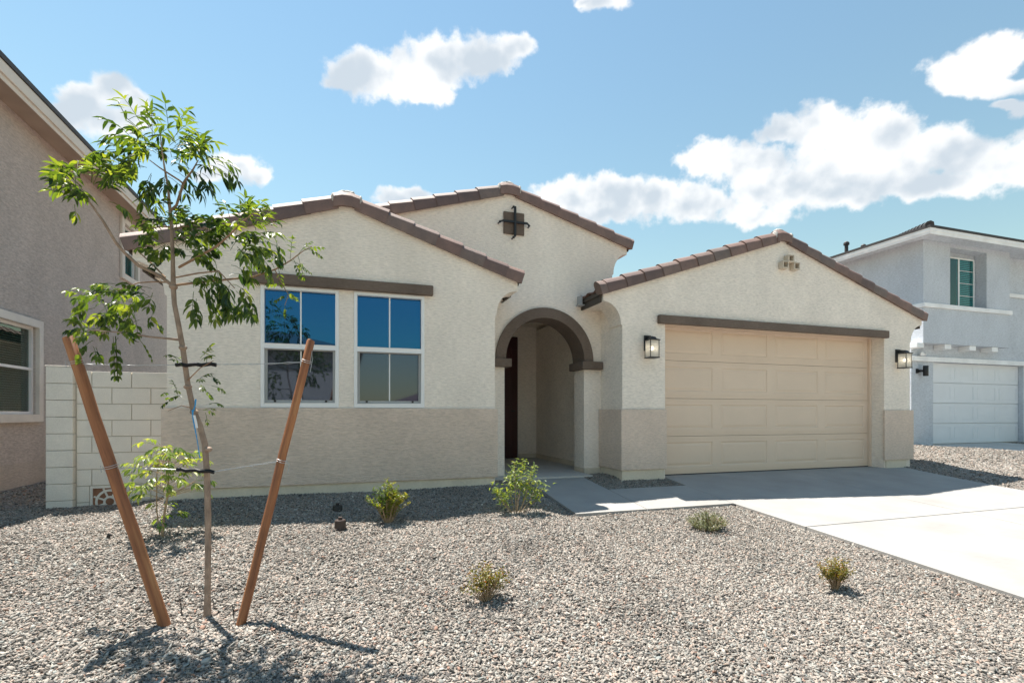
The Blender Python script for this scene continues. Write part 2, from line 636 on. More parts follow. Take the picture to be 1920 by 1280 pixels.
def build_stones():
    r = np.random.default_rng(11)
    phi = (1 + 5 ** .5) / 2
    ico = np.array([(-1, phi, 0), (1, phi, 0), (-1, -phi, 0), (1, -phi, 0), (0, -1, phi), (0, 1, phi), (0, -1, -phi), (0, 1, -phi), (phi, 0, -1), (phi, 0, 1), (-phi, 0, -1), (-phi, 0, 1)]) / math.sqrt(1 + phi * phi)
    tri = np.array([(0, 11, 5), (0, 5, 1), (0, 1, 7), (0, 7, 10), (0, 10, 11), (1, 5, 9), (5, 11, 4), (11, 10, 2), (10, 7, 6), (7, 1, 8), (3, 9, 4), (3, 4, 2), (3, 2, 6), (3, 6, 8), (3, 8, 9), (4, 9, 5), (2, 4, 11), (6, 2, 10), (8, 6, 7), (9, 8, 1)])
    P = []
    bands = [(-3.9, 4.78, 1.75, 3.2, 11500), (-3.9, 4.78, 3.2, 5.0, 8200), (-4.6, 4.78, 5.0, 7.5, 5200), (-4.6, -1.9, 7.5, 11, 700), (9.86, 15.2, 2.5, 11.5, 750)]
    for x0, x1, y0, y1, dens in bands:
        n = int((x1 - x0) * (y1 - y0) * dens)
        P.append(np.stack([r.uniform(x0, x1, n), r.uniform(y0, y1, n)], 1))
    P = np.concatenate(P)
    x, y = P[:, 0], P[:, 1]
    xc = x * CT - y * ST
    zc = x * ST + y * CT
    keep = (np.abs(xc) < 1.3 * zc) & (zc > 1.8)
    m = .012
    keep &= ~((x > DX0 - m) & (x < DX1 + m) & (y < 7.1))
    keep &= ~((x > W_X0 - m) & (x < W_X1 + m) & (y > W_Y0 - m))
    keep &= ~((x > W_X1) & (x < DX0 + .05) & (y > W_Y0 - m) & (y < W_Y1 + m))
    keep &= ~((x > -1.88) & (x < W_X0) & (y > 6.62))
    keep &= ~((x > W_X1) & (x < 10.08) & (y > 7.32))
    keep &= ~((x > 3.98) & (x < 10.08) & (y > 6.8))
    keep &= ~((x > 14.86) & (y < 9.95))
    keep &= ~((x > -3.34) & (x < -1.8) & (y > 7.36) & (y < 7.62))
    x, y = x[keep], y[keep]
    n = len(x)
    gz = np.array([ground(a, b) for a, b in zip(x, y)])
    size = np.exp(r.normal(math.log(.0069), .40, n)).clip(.0035, .015)
    far = (x > 9) | (y > 7.6)
    size[far] *= 1.5
    sc = np.stack([size * r.uniform(1.0, 1.8, n), size * r.uniform(.55, .95, n), size * r.uniform(.22, .5, n)], 1)
    V = ico[None] * (1 + r.uniform(-.42, .32, (n, 12, 1)))
    V = V * sc[:, None, :]
    a = r.normal(0, .5, n); b = r.normal(0, .5, n); c = r.uniform(0, 2 * math.pi, n)
    ca, sa, cb, sb, cc, s2 = np.cos(a), np.sin(a), np.cos(b), np.sin(b), np.cos(c), np.sin(c)
    X, Y, Z = V[..., 0], V[..., 1], V[..., 2]
    Y, Z = Y * ca[:, None] - Z * sa[:, None], Y * sa[:, None] + Z * ca[:, None]
    X, Z = X * cb[:, None] + Z * sb[:, None], -X * sb[:, None] + Z * cb[:, None]
    X, Y = X * cc[:, None] - Y * s2[:, None], X * s2[:, None] + Y * cc[:, None]
    lift = sc[:, 2] * r.uniform(.2, 1.5, n)
    co = np.stack([X + x[:, None], Y + y[:, None], Z + (gz + lift)[:, None]], 2).reshape(-1, 3).astype(np.float32)
    F_ = (tri[None] + (np.arange(n) * 12)[:, None, None]).reshape(-1).astype(np.int32)
    me = bpy.data.meshes.new('gravel')
    nf = n * 20
    me.vertices.add(n * 12); me.vertices.foreach_set('co', co.ravel())
    me.loops.add(nf * 3); me.loops.foreach_set('vertex_index', F_)
    me.polygons.add(nf)
    me.polygons.foreach_set('loop_start', np.arange(0, nf * 3, 3, dtype=np.int32))
    me.polygons.foreach_set('loop_total', np.full(nf, 3, dtype=np.int32))
    me.update(calc_edges=True)
    t = r.beta(1.7, 1.7, n)
    red = r.uniform(0, 1, n) < .010
    t[red] = .99
    at = me.attributes.new('tint', 'FLOAT', 'POINT')
    at.data.foreach_set('value', np.repeat(t, 12).astype(np.float32))
    me.materials.append(M['stones'])
    o = bpy.data.objects.new('gravel', me)
    COL.objects.link(o)
    tag(o, 'pale crushed gravel covering the front yard', 'gravel', kind='stuff')


build_stones()

# ------------------------------------------------------------------ roof pieces


def tile_field(xr, zr, xe, slope, y0, y1, mat, parent, period=.27, expo=.335, amp=.035):
    """one slope of S tiles: ridge at x=xr, eave at x=xe, falling outward"""
    sgn = 1 if xe > xr else -1
    ln = math.hypot(1, slope)
    ux, uz = sgn / ln, -slope / ln
    nx, nz = sgn * slope / ln, 1 / ln
    L = abs(xe - xr) * ln
    nrow = int(math.ceil(L / expo))
    nc = int((y1 - y0) / period * 6)
    mb = MB()
    vs, fs = [], []
    svals = []
    for k in range(nrow):
        s1 = L - k * expo
        s0 = max(0, s1 - expo)
        svals.append((s1, .03))
        svals.append((s0 + .002, .008))
    for s, lift in svals:
        for i in range(nc + 1):
            y = y0 + (y1 - y0) * i / nc
            ph = 2 * math.pi * (y - y0) / period
            h = lift + amp * (.5 + .5 * math.cos(ph)) ** .8
            vs.append((xr + ux * s + nx * h, y, zr + uz * s + nz * h))
    w = nc + 1
    for j in range(len(svals) - 1):
        for i in range(nc):
            q = (j * w + i, j * w + i + 1, (j + 1) * w + i + 1, (j + 1) * w + i)
            fs.append(q if sgn < 0 else tuple(reversed(q)))
    mb.add(vs, fs)
    return mb.build('tile_slope', mat, parent, smooth=50, solid=.016)


def rake_row(mb, xr, zr, xe, slope, yf, rr, expo=.335, start=.16):
    """row of rake tiles down one side of a gable, front face at y=yf"""
    sgn = 1 if xe > xr else -1
    ln = math.hypot(1, slope)
    ux, uz = sgn / ln, -slope / ln
    nx, nz = sgn * slope / ln, 1 / ln
    L = abs(xe - xr) * ln
    s = start
    k = 0
    while s < L - .04:
        e = min(s + expo, L)
        jit = rr.uniform(-.004, .004)
        jn = rr.uniform(-.003, .004)
        # s0 is tucked under the tile above, s1 is the exposed lower end
        prof = []
        for (ss, grow) in ((s - .05, 0.0), (e, .026)):
            y_f = yf - grow * .5 + jit
            top = .074 + grow * .8 + jn
            ring = [(y_f, -.045), (y_f, top)]
            for a_, b_ in ((.003, .007), (.010, .014), (.034, .037), (.058, .058), (.085, .072), (.12, .074), (.152, .060), (.17, .03)):
                ring.append((y_f + a_ * (1 + grow * 2), top + b_ * (1 + grow * 2)))
            ring.append((y_f + .178, .0))
            prof.append([(xr + ux * ss + nx * nn, yy, zr + uz * ss + nz * nn) for yy, nn in ring])
        n = len(prof[0])
        v = prof[0] + prof[1]
        f = []
        for i in range(n):
            j = (i + 1) % n
            f.append((i, j, n + j, n + i) if sgn > 0 else (j, i, n + i, n + j))
        f.append(tuple(reversed(range(n))) if sgn > 0 else tuple(range(n)))
        f.append(tuple(range(n, 2 * n)) if sgn > 0 else tuple(reversed(range(n, 2 * n))))
        mb.add(v, f, tint=rr.random())
        s = e
        k += 1


def apex_cap(mb, xr, zr, slope, yf):
    """bent tile straddling the peak"""
    ring = []
    half = .155
    for sx in (-1, -.33, .33, 1):
        x = xr + sx * half
        z = zr - slope * abs(sx) * half * .8
        prof = [(yf - .014, z - .03), (yf - .014, z + .095)]
        for a_, b_ in ((.003, .007), (.010, .014), (.034, .040), (.058, .062), (.085, .078), (.12, .080), (.152, .064), (.17, .03)):
            prof.append((yf - .014 + a_, z + .095 + b_))
        prof.append((yf + .165, z))
        ring.append([(x, a, b) for a, b in prof])
    n = len(ring[0])
    v = [p for r_ in ring for p in r_]
    f = []
    for k in range(3):
        for i in range(n):
            j = (i + 1) % n
            f.append((k * n + i, k * n + j, (k + 1) * n + j, (k + 1) * n + i))
    f.append(tuple(reversed(range(n))))
    f.append(tuple(range(3 * n, 4 * n)))
    mb.add(v, f, tint=.5)


def ridge_row(mb, xr, zr, y0, y1):
    y = y0
    while y < y1:
        prof = []
        for yy, g in ((y, .016), (y + .44, 0)):
            ring = [(xr - .12 - g, zr - .01)]
            for q in range(9):
                an = math.pi - math.pi * q / 8
                ring.append((xr + (.115 + g) * math.cos(an), zr + .03 + (.085 + g) * math.sin(an)))
            ring.append((xr + .12 + g, zr - .01))
            prof.append([(a, yy, b) for a, b in ring])
        n = len(prof[0])
        f = [(i, i + 1, n + i + 1, n + i) for i in range(n - 1)] + [tuple(range(n)), tuple(reversed(range(n, 2 * n)))]
        mb.add(prof[0] + prof[1], f)
        y += .40


def lump(mb, c, rx, ry, rz, seed):
    """irregular daub of mortar"""
    r = random.Random(seed)
    vs, fs = [], []
    nu, nv = 10, 6
    for j in range(nv + 1):
        t = math.pi * j / nv
        for i in range(nu):
            p = 2 * math.pi * i / nu
            k = 1 + .25 * mnoise.noise(Vector((math.sin(t) * math.cos(p) * 2 + seed, math.sin(t) * math.sin(p) * 2, math.cos(t) * 2)))
            vs.append((c[0] + rx * k * math.sin(t) * math.cos(p), c[1] + ry * k * math.sin(t) * math.sin(p), c[2] + rz * k * math.cos(t)))
    for j in range(nv):
        for i in range(nu):
            i2 = (i + 1) % nu
            fs.append((j * nu + i, (j + 1) * nu + i, (j + 1) * nu + i2, j * nu + i2))
    mb.add(vs, fs)


def cove(xw, xo, z0, z1, n=9):
    """points of a concave flare from the wall up to the eave, xw wall, xo outer"""
    s = 1 if xo > xw else -1
    pts = [(xw, z0 - .012), (xw + s * .022, z0)]
    xa = xw + s * .022
    for k in range(1, n + 1):
        t = math.pi / 2 * k / n
        pts.append((xo - (xo - xa) * math.cos(t), z0 + (z1 - z0) * math.sin(t)))
    return pts


def gable_outline(x0, x1, zb0, zb1, apex, slope, out, fz0, fz1, flare_l=True, flare_r=True):
    """counter clockwise outline seen from the street"""
    ax, az = apex
    pts = [(x0, zb0), (x1, zb1)]
    if flare_r:
        c = cove(x1, x1 + out, fz0, fz1)
        pts += c
        xr = x1 + out
    else:
        xr = x1
    pts.append((xr, az - slope * (xr - ax)))
    pts.append((ax, az))
    xl = x0 - out if flare_l else x0
    pts.append((xl, az - slope * (ax - xl)))
    if flare_l:
        pts += list(reversed(cove(x0, x0 - out, fz0, fz1)))
    return pts


# ------------------------------------------------------------------ THE HOUSE
house = empty('stucco_house', (4.0, 6.6, 0))
tag(house, 'single storey cream stucco house with brown tiled gables, arched porch and tan garage door', 'house')

WY, GY, EY = 6.60, 6.72, 7.40
WAP, GAP, EAP = (.014, 3.567), (7.02, 3.925), (2.385, 4.365)
WS, GS, ES = .338, .335, .297

# --- window wing
win = [(-.951, -.076), (.0996, .973)]
WZ0, WZ1 = 1.075, 2.508
holes = [[(a, WZ0), (b, WZ0), (b, WZ1), (a, WZ1)] for a, b in win]
mb = MB()
ol = gable_outline(-1.90, 1.926, -.2, -.2, WAP, WS, .325, 2.32, 2.675)
mb.prism_y(ol, WY, WY + .22, holes)
mb.box(-1.90, -1.70, WY + .22, 17, -.2, 2.78)      # left flank
mb.box(1.72, 1.926, WY + .22, EY, -.2, 2.78)       # right flank up to the porch wall
# cove returns reach back along the flanks
for xw, xo in ((-1.90, -2.225), (1.926, 2.251)):
    c = cove(xw, xo, 2.32, 2.675)
    poly = c + [(xo, 2.75), (xw, 2.78)]
    if xo < xw: poly = list(reversed(poly))
    mb.prism_y(poly, WY + .222, WY + .37)
wing = mb.build('wall', M['stucco'], house, smooth=30)

mb = MB()
# lower course, proud of the wall, with the small return at the right end
mb.box(-1.945, 1.955, WY - .045, WY - .002, .135, 1.06)
mb.box(-1.945, -1.902, WY - .002, 16.9, .135, 1.06)
mb.box(1.928, 1.955, WY - .002, WY + .12, .135, 1.06)
mb.build('wainscot', M['wainscot'], house, bevel=.008)
mb = MB()
mb.box(-1.92, 1.85, WY - .022, WY - .001, -.25, .133)
mb.box(-1.92, -1.902, WY, 16.9, -.25, .133)
mb.build('stem_wall', M['stem'], house)

# --- porch block with the arch
AX, AZ, AR = 2.984, 1.83, .672
arch = []
for k in range(25):
    t = math.pi * k / 24
    arch.append((AX + AR * math.cos(t), AZ + AR * math.sin(t)))
hole = [(AX - AR, .0)] + [(AX + AR, .0)] + arch
mb = MB()
ol = [(.60, -.2), (AX - AR, -.2)] + list(reversed(arch)) + [(AX + AR, -.2), (4.167, -.2)]
ol += cove(4.167, 4.44, 3.28, 3.63)
ol += [(4.44, EAP[1] - ES * (4.44 - EAP[0])), EAP, (.60, EAP[1] - ES * (EAP[0] - .60))]
mb.prism_y(ol, EY, EY + .365)
mb.box(3.967, 4.167, EY + .365, 15, 2.9, 3.86)
mb.box(.60, .80, EY + .365, 15, 2.9, 3.86)
poly = cove(4.167, 4.44, 3.28, 3.63) + [(4.44, 3.74), (4.167, 3.80)]
mb.prism_y(poly, EY + .367, EY + .55)
mb.build('wall', M['stucco'], house, smooth=30)

mb = MB()   # inside of the porch
mb.box(1.80, 3.95, 10.32, 10.5, -.1, 3.0)
mb.box(1.80, 1.98, EY + .367, 10.32, -.1, 3.0)
mb.box(1.98, 3.95, EY + .367, 10.32, 2.86, 3.0)
mb.build('porch_wall', M['stucco'], house)
mb = MB()
mb.box(3.925, 3.953, EY + .37, 10.31, .046, .13)
mb.box(3.53, 3.925, 10.29, 10.318, .046, .13)
mb.build('porch_base', M['stem'], house)

# arch band, its reveal lining, and the two capitals
mb = MB()
outer, inner = [], []
K = 40
for k in range(K + 1):
    t = math.pi * k / K
    outer.append((AX + .818 * math.cos(t), AZ + .818 * math.sin(t)))
    inner.append((AX + (AR - .012) * math.cos(t), AZ + (AR - .012) * math.sin(t)))
v, f = [], []
for k in range(K + 1):
    for (px, pz), yy in ((outer[k], EY - .045), (inner[k], EY - .045), (inner[k], EY + .40), ((AX + (AR + .02) * math.cos(math.pi * k / K), AZ + (AR + .02) * math.sin(math.pi * k / K)), EY + .40), (outer[k], EY + .002)):
        v.append((px, yy, pz))
for k in range(K):
    for q in range(5):
        q2 = (q + 1) % 5
        if q == 3: continue
        f.append((k * 5 + q, (k + 1) * 5 + q, (k + 1) * 5 + q2, k * 5 + q2))
mb.add(v, f)
mb.build('arch_trim', M['brown_trim'], house, smooth=35)
for x0, x1 in ((1.928, 2.40), (3.585, 3.952)):
    mb = MB()
    mb.box(x0, x1, EY - .10, EY + .43, 1.702, 1.828)
    mb.build('capital', M['brown_trim'], house, bevel=.012)
mb = MB()
mb.box(3.668, 3.95, EY - .018, EY - .001, -.15, .115)
mb.box(3.655, 3.668, EY - .018, EY + .364, -.15, .115)
mb.build('column_base', M['stem'], house)

# front door
mb = MB()
mb.box(2.52, 3.50, 10.25, 10.318, .05, 2.63)
door = mb.build('front_door', M['red_door'], house, bevel=.006)
mb = MB()
for z0, z1 in ((.30, 1.15), (1.30, 2.42)):
    for x0, x1 in ((2.68, 2.96), (3.08, 3.36)):
        mb.box(x0, x1, 10.225, 10.248, z0, z1)
mb.build('door_panel', M['red_door'], door, bevel=.01)
mb = MB()
mb.tube([(3.42, 10.246, 1.05), (3.42, 10.19, 1.05), (3.33, 10.19, 1.05)], .012)
mb.build('handle', M['iron'], door, smooth=40)

# --- garage wing
GX0, GX1 = 3.956, 10.09
OX0, OX1, OZ = 4.706, 9.42, 2.46
mb = MB()
ol = [(GX0, -.3), (OX0, -.3), (OX0, OZ), (OX1, OZ), (OX1, -.3), (GX1, -.3)]
full = gable_outline(GX0, GX1, -.3, -.3, GAP, GS, .32, 2.33, 2.665)
ol = [(GX0, -.3), (OX0, -.3), (OX0, OZ), (OX1, OZ), (OX1, -.3)] + full[1:]
mb.prism_y(ol, GY, GY + .33)
mb.box(GX0, GX0 + .2, GY + .33, 16, -.3, 2.80)
mb.box(GX1 - .2, GX1, GY + .33, 16, -.3, 2.80)
for xw, xo in ((GX0, GX0 - .32), (GX1, GX1 + .32)):
    c = cove(xw, xo, 2.33, 2.665)
    poly = c + [(xo, 2.74), (xw, 2.80)]
    if xo < xw: poly = list(reversed(poly))
    mb.prism_y(poly, GY + .332, GY + .375)
mb.box(OX0 - .6, OX1 + .6, GY + .9, GY + .95, -.2, 2.8)
mb.build('wall', M['stucco'], house, smooth=30)

for side in (0, 1):
    mb = MB()
    if side == 0:
        mb.box(GX0 - .042, OX0 + .003, GY - .045, GY - .002, .14, 1.06)
        mb.box(GX0 - .042, GX0 - .002, GY - .002, EY - .004, .14, 1.06)
    else:
        mb.box(OX1 - .04, GX1 + .042, GY - .045, GY - .002, .14, 1.06)
        mb.box(GX1 + .002, GX1 + .042, GY - .002, 15.9, .14, 1.06)
    mb.build('wainscot', M['wainscot'], house, bevel=.008)
mb = MB()
mb.box(GX0 - .015, OX0 - .03, GY - .018, GY - .001, -.2, .138)
mb.box(GX0 - .015, GX0 - .001, GY - .0005, EY - .02, -.2, .138)
mb.build('stem_wall', M['stem'], house)
mb = MB()
mb.box(OX1 + .03, GX1 - .12, GY - .018, GY - .001, -.2, .138)
mb.build('stem_wall', M['stem'], house)

# garage door: four sections with raised panels
gd = MB()
gd.box(OX0 + .002, OX1 - .002, 7.048, 7.08, -.02, 2.458)
gdo = gd.build('garage_door', M['garage'], house)
gdo['label'] = 'wide tan garage door with four rows of raised panels'
secH = 2.46 / 4
Wd = OX1 - OX0
for k in range(4):
    mb = MB()
    z0, z1 = .012 + k * secH, .012 + (k + 1) * secH - .006
    x0, x1 = OX0 + .05, OX1 - .05
    yf = 6.995
    pans = []
    pw = (x1 - x0) / 4
    for c in range(4):
        pans.append((x0 + c * pw + .085, x0 + (c + 1) * pw - .085, z0 + .115, z1 - .095))
    hol = [[(a, c_), (b, c_), (b, d), (a, d)] for a, b, c_, d in pans]
    outl = [(x0, z0), (x1, z0), (x1, z1), (x0, z1)]
    mb.prism_y(outl, yf, yf + .045, hol)
    for a, b, c_, d in pans:
        rings = [(0, 0), (.012, .011), (.026, .011), (.058, .001)]
        vs = []
        for ins, dep in rings:
            vs += [(a + ins, yf + dep, c_ + ins), (b - ins, yf + dep, c_ + ins), (b - ins, yf + dep, d - ins), (a + ins, yf + dep, d - ins)]
        fs = []
        for q in range(3):
            for i in range(4):
                j = (i + 1) % 4
                fs.append((q * 4 + i, q * 4 + j, (q + 1) * 4 + j, (q + 1) * 4 + i))
        fs.append((12, 13, 14, 15))
        mb.add(vs, fs)
    # two shallow ribs along each joint
    for zz in (z0 + .035, z0 + .06, z1 - .045):
        mb.box(x0 + .002, x1 - .002, yf - .004, yf + .001, zz, zz + .012)
    mb.build('door_section', M['garage'], gdo)
mb = MB()
mb.box(OX0 + .001, OX0 + .048, 6.955, 7.045, 0.0, 2.458)
mb.box(OX1 - .048, OX1 - .001, 6.955, 7.045, 0.0, 2.458)
mb.box(OX0 + .05, OX1 - .05, 6.955, 6.993, 2.40, 2.457)
mb.build('door_stop', M['garage'], gdo)
mb = MB()
mb.box(OX0 + .05, OX1 - .05, 6.985, 7.03, -.006, .011)
mb.build('bottom_seal', M['blackpl'], gdo)

# brown beams over openings
mb = MB()
mb.box(4.563, 9.458, GY - .075, GY - .001, 2.375, 2.508)
mb.build('lintel', M['brown_trim'], house, bevel=.012)
mb = MB()
mb.box(-1.048, 1.081, WY - .07, WY - .001, 2.515, 2.645)
mb.build('lintel', M['brown_trim'], house, bevel=.014)

# --- windows
for (a, b) in win:
    mb = MB()
    fw = .042
    yf = WY - .012
    mid0, mid1 = 1.765, 1.825
    hl = [[(a + fw, WZ0 + fw), (b - fw, WZ0 + fw), (b - fw, mid0), (a + fw, mid0)], [(a + fw, mid1), (b - fw, mid1), (b - fw, WZ1 - fw), (a + fw, WZ1 - fw)]]
    mb.prism_y([(a, WZ0 - .012), (b, WZ0 - .012), (b, WZ1), (a, WZ1)], yf, WY + .09, hl)
    w = mb.build('window', M['vinyl'], house, bevel=.005)
    mb = MB()
    mb.box(a + .03, b - .03, WY + .045, WY + .055, mid1 - .01, WZ1 - .03)
    mb.build('glass_pane', M['glass_up'], w)
    mb = MB()
    sx0, sx1, sz0, sz1 = a + fw, b - fw, WZ0 + fw, mid0
    mb.prism_y([(sx0, sz0), (sx1, sz0), (sx1, sz1), (sx0, sz1)], WY + .02, WY + .05, [[(sx0 + .03, sz0 + .035), (sx1 - .03, sz0 + .035), (sx1 - .03, sz1 - .012), (sx0 + .03, sz1 - .012)]])
    mb.build('sash', M['grey_sash'], w, bevel=.003)
    mb = MB()
    mb.box(sx0 + .01, sx1 - .01, WY + .056, WY + .062, sz0 + .01, sz1)
    mb.build('glass_pane', M['glass_low'], w)['label'] = 'lower pane behind a grey insect screen'
    mb = MB()
    cx = (a + b) / 2
    mb.box(cx - .0085, cx + .0085, WY + .036, WY + .044, mid1, WZ1 - fw)
    mb.build('muntin', M['vinyl'], w)
    mb = MB()
    mb.box(cx - .0075, cx + .0075, WY + .0515, WY + .0555, sz0 + .035, sz1 - .012)
    mb.build('muntin', M['vinyl'], w)
    for xx in (sx0 + .10, sx1 - .12):
        mb = MB()
        mb.box(xx, xx + .025, WY + .010, WY + .019, sz0 + .012, sz0 + .034)
        mb.build('latch', M['blackpl'], w)

# --- roofs
rr = random.Random(3)


def gable_roof(apex, slope, xl, xr, yf, yb, cut_l=None, cut_r=None):
    ax, az = apex
    az += .012
    # the ridge tiles are the roof's own mesh, its slopes and rake trim hang from it
    mb = MB()
    ridge_row(mb, ax, az + .045, yf + .10, yb)
    ro = mb.build('roof', M['tile'], house, smooth=40)
    spans = []
    for xe, cut in ((xl, cut_l), (xr, cut_r)):
        if cut:      # slope runs into the taller porch block behind cut[0]
            spans += [(xe, yf + .13, cut[0] - .004), (cut[1], cut[0] + .01, yb)]
        else:
            spans.append((xe, yf + .13, yb))
    for xe, ya, yc in spans:
        tile_field(ax, az, xe, slope, ya, yc, M['tile'], ro)
    mb = MB()
    rake_row(mb, ax, az, xl, slope, yf, rr)
    rake_row(mb, ax, az, xr, slope, yf, rr)
    apex_cap(mb, ax, az, slope, yf)
    mb.build('rake_tiles', M['rake'], ro, smooth=28)
    mb = MB()
    for s in (-1, 1):
        lump(mb, (ax + s * .165, yf + .05, az + .045), .022, .07, .075, ax + s)
    lump(mb, (ax, yf + .12, az + .150), .11, .06, .050, ax + 5)
    mb.build('mortar', M['mortar'], ro, smooth=60)
    # backing board keeps daylight out under the tiles
    mb = MB()
    for xe, ya, yc in spans:
        sg = 1 if xe > ax else -1
        xx = xe - sg * .02
        ze = az - slope * abs(xx - ax)
        vs = [(ax, ya - .04, az), (xx, ya - .04, ze), (xx, yc, ze), (ax, yc, az)]
        vs += [(x_, y_, z_ - .05) for x_, y_, z_ in vs]
        f = [(0, 1, 2, 3), (7, 6, 5, 4), (0, 4, 5, 1), (1, 5, 6, 2), (2, 6, 7, 3), (3, 7, 4, 0)]
        mb.add(vs, f)
    mb.build('roof_deck', M['fascia'], ro)
    return ro


rw = gable_roof(WAP, WS, -2.29, 2.30, WY - .055, 16.5, cut_r=(EY, 1.70))
rg = gable_roof(GAP, GS, 3.575, 10.465, GY - .055, 16.0, cut_l=(EY, 4.12))
re_ = gable_roof(EAP, ES, .25, 4.515, EY - .055, 15.5)


def eave(xw, xo, y0, y1, zt, roof):
    """two stepped boards and a soffit along one eave"""
    s = 1 if xo > xw else -1
    xs = sorted((xo, xo + s * .03))
    mb = MB()
    mb.box(xs[0], xs[1], y0, y1, zt - .15, zt - .055)
    xs2 = sorted((xo + s * .002, xo + s * .048))
    mb.box(xs2[0], xs2[1], y0, y1, zt - .053, zt + .01)
    mb.build('fascia', M['fascia'], roof)
    xa, xb = sorted((xw, xo - s * .002))
    mb = MB()
    mb.box(xa, xb, y0 + .30, y1, zt - .145, zt - .12)
    mb.build('soffit', M['stucco'], roof)


eave(1.93, 2.25, WY + .375, EY - .003, 2.83, rw)
eave(-1.904, -2.225, WY + .375, 16.4, 2.80, rw)
eave(3.952, 3.63, GY + .04, EY - .003, 2.80, rg)
eave(10.094, 10.415, GY + .05, 15.9, 2.765, rg)
eave(4.17, 4.44, EY + .56, 15, 3.76, re_)
# sheet metal flashing where the garage eave dies into the porch wall
mb = MB()
mb.box(3.53, 3.56, EY - .14, EY - .004, 2.72, 2.86)
mb.box(3.50, 3.62, EY - .14, EY - .02, 2.70, 2.72)
mb.build('flashing', M['grey_sash'], rg)

# rear of the house and flat decks closing the volumes
mb = MB()
mb.box(-1.9, 10.09, 15.95, 16.1, -.2, 2.75)
mb.build('wall', M['stucco'], house)
mb = MB()
for x0, x1, y0, z in ((-1.70, 1.72, WY + .23, 2.70), (4.16, 9.88, GY + .34, 2.72)):
    mb.box(x0, x1, y0, 15.9, z, z + .05)
mb.build('ceiling', M['stem'], house)

# --- gable ornaments
mb = MB()
mb.box(2.29, 2.627, EY - .03, EY - .001, 3.735, 4.08)
orn = mb.build('iron_ornament', M['brown_trim'], house, bevel=.02)
orn['label'] = 'brown square plaque with a black iron cross'
mb = MB()
cx, cz = 2.462, 3.915
mb.box(cx - .20, cx + .20, EY - .075, EY - .05, cz - .014, cz + .014)
mb.box(cx - .016, cx + .016, EY - .078, EY - .048, cz - .215, cz + .235)
for dx, dz, ex, ez in ((-.20, 0, -.055, -.03), (.20, 0, .03, -.045), (0, -.215, -.035, -.03), (0, .235, -.035, -.012)):
    p0 = Vector((cx + dx, EY - .063, cz + dz))
    p1 = p0 + Vector((ex * .8, -.01, ez * .8))
    p2 = p0 + Vector((ex, .055, ez))
    mb.tube([p0, p1, p2], [.013, .012, .010], 8)
    lump(mb, p1, .019, .019, .019, 9)
mb.build('iron_cross', M['iron'], orn, smooth=40)

for vx, vz in ((7.12, 3.60), (7.0, 3.485), (7.245, 3.485)):
    mb = MB()
    h = .062
    mb.prism_y([(vx - h, vz - h), (vx + h, vz - h), (vx + h, vz + h), (vx - h, vz + h)], GY - .10, GY - .002, [[(vx - h + .018, vz - h + .018), (vx + h - .018, vz - h + .018), (vx + h - .018, vz + h - .018), (vx - h + .018, vz + h - .018)]])
    vt = mb.build('gable_vent', M['vent_clay'], house, bevel=.004)
    mb = MB()
    mb.box(vx - h + .019, vx + h - .019, GY - .03, GY - .004, vz - h + .019, vz + h - .019)
    mb.build('vent_opening', M['vent_hole'], vt)


def lantern(x, zt, label):
    """square coach lantern on a back plate"""
    mb = MB()
    mb.box(x - .06, x + .06, GY - .022, GY - .001, zt - .24, zt)
    mb.box(x - .03, x + .03, GY - .10, GY - .022, zt - .055, zt - .02)
    lan = mb.build('wall_lantern', M['iron'], house, bevel=.006)
    lan['label'] = label
    y0, y1 = GY - .21, GY - .055
    xa, xb = x - .0775, x + .0775
    zb, zc = zt - .345, zt - .095
    mb = MB()
    mb.box(xa - .006, xb + .006, y0 - .006, y1 + .006, zb - .014, zb)
    for px, py in ((xa, y0), (xb - .009, y0), (xa, y1 - .009), (xb - .009, y1 - .009)):
        mb.box(px, px + .009, py, py + .009, zb, zc)
    mb.box(xa - .012, xb + .012, y0 - .012, y1 + .012, zc, zc + .012)
    # little hipped hood
    cxx, cyy = x, (y0 + y1) / 2
    lv = []
    for hw, zz in ((.085, zc + .012), (.05, zc + .028), (.034, zc + .055), (.0, zc + .07)):
        lv += [(cxx - hw, cyy - hw, zz), (cxx + hw, cyy - hw, zz), (cxx + hw, cyy + hw, zz), (cxx - hw, cyy + hw, zz)]
    lf = [(q * 4 + i, q * 4 + (i + 1) % 4, (q + 1) * 4 + (i + 1) % 4, (q + 1) * 4 + i) for q in range(3) for i in range(4)]
    mb.add(lv, lf)
    mb.build('lantern_cage', M['iron'], lan)
    mb = MB()
    g = .004
    mb.box(xa + g, xb - g, y0 + g, y0 + g + .003, zb, zc)
    mb.box(xa + g, xb - g, y1 - g - .003, y1 - g, zb, zc)
    mb.box(xa + g, xa + g + .003, y0 + .008, y1 - .008, zb, zc)
    mb.box(xb - g - .003, xb - g, y0 + .008, y1 - .008, zb, zc)
    mb.build('lantern_glass', M['frost'], lan)
    mb = MB()
    lump(mb, (cxx, cyy, (zb + zc) / 2 + .01), .030, .030, .036, 0.0)
    mb.build('bulb', M['bulb'], lan, smooth=80)


lantern(4.385, 2.185, 'black lantern left of the garage door')
lantern(9.76, 2.185, 'black lantern right of the garage door')

# ------------------------------------------------------------------ LEFT NEIGHBOUR
LX = -4.7
lh = empty('taupe_house', (LX - 3, 12, 0))
tag(lh, 'two storey taupe stucco house side wall with white trimmed windows and beige eave, at left', 'house')
LY0, LY1 = 5.9, 24
EZ = 5.62


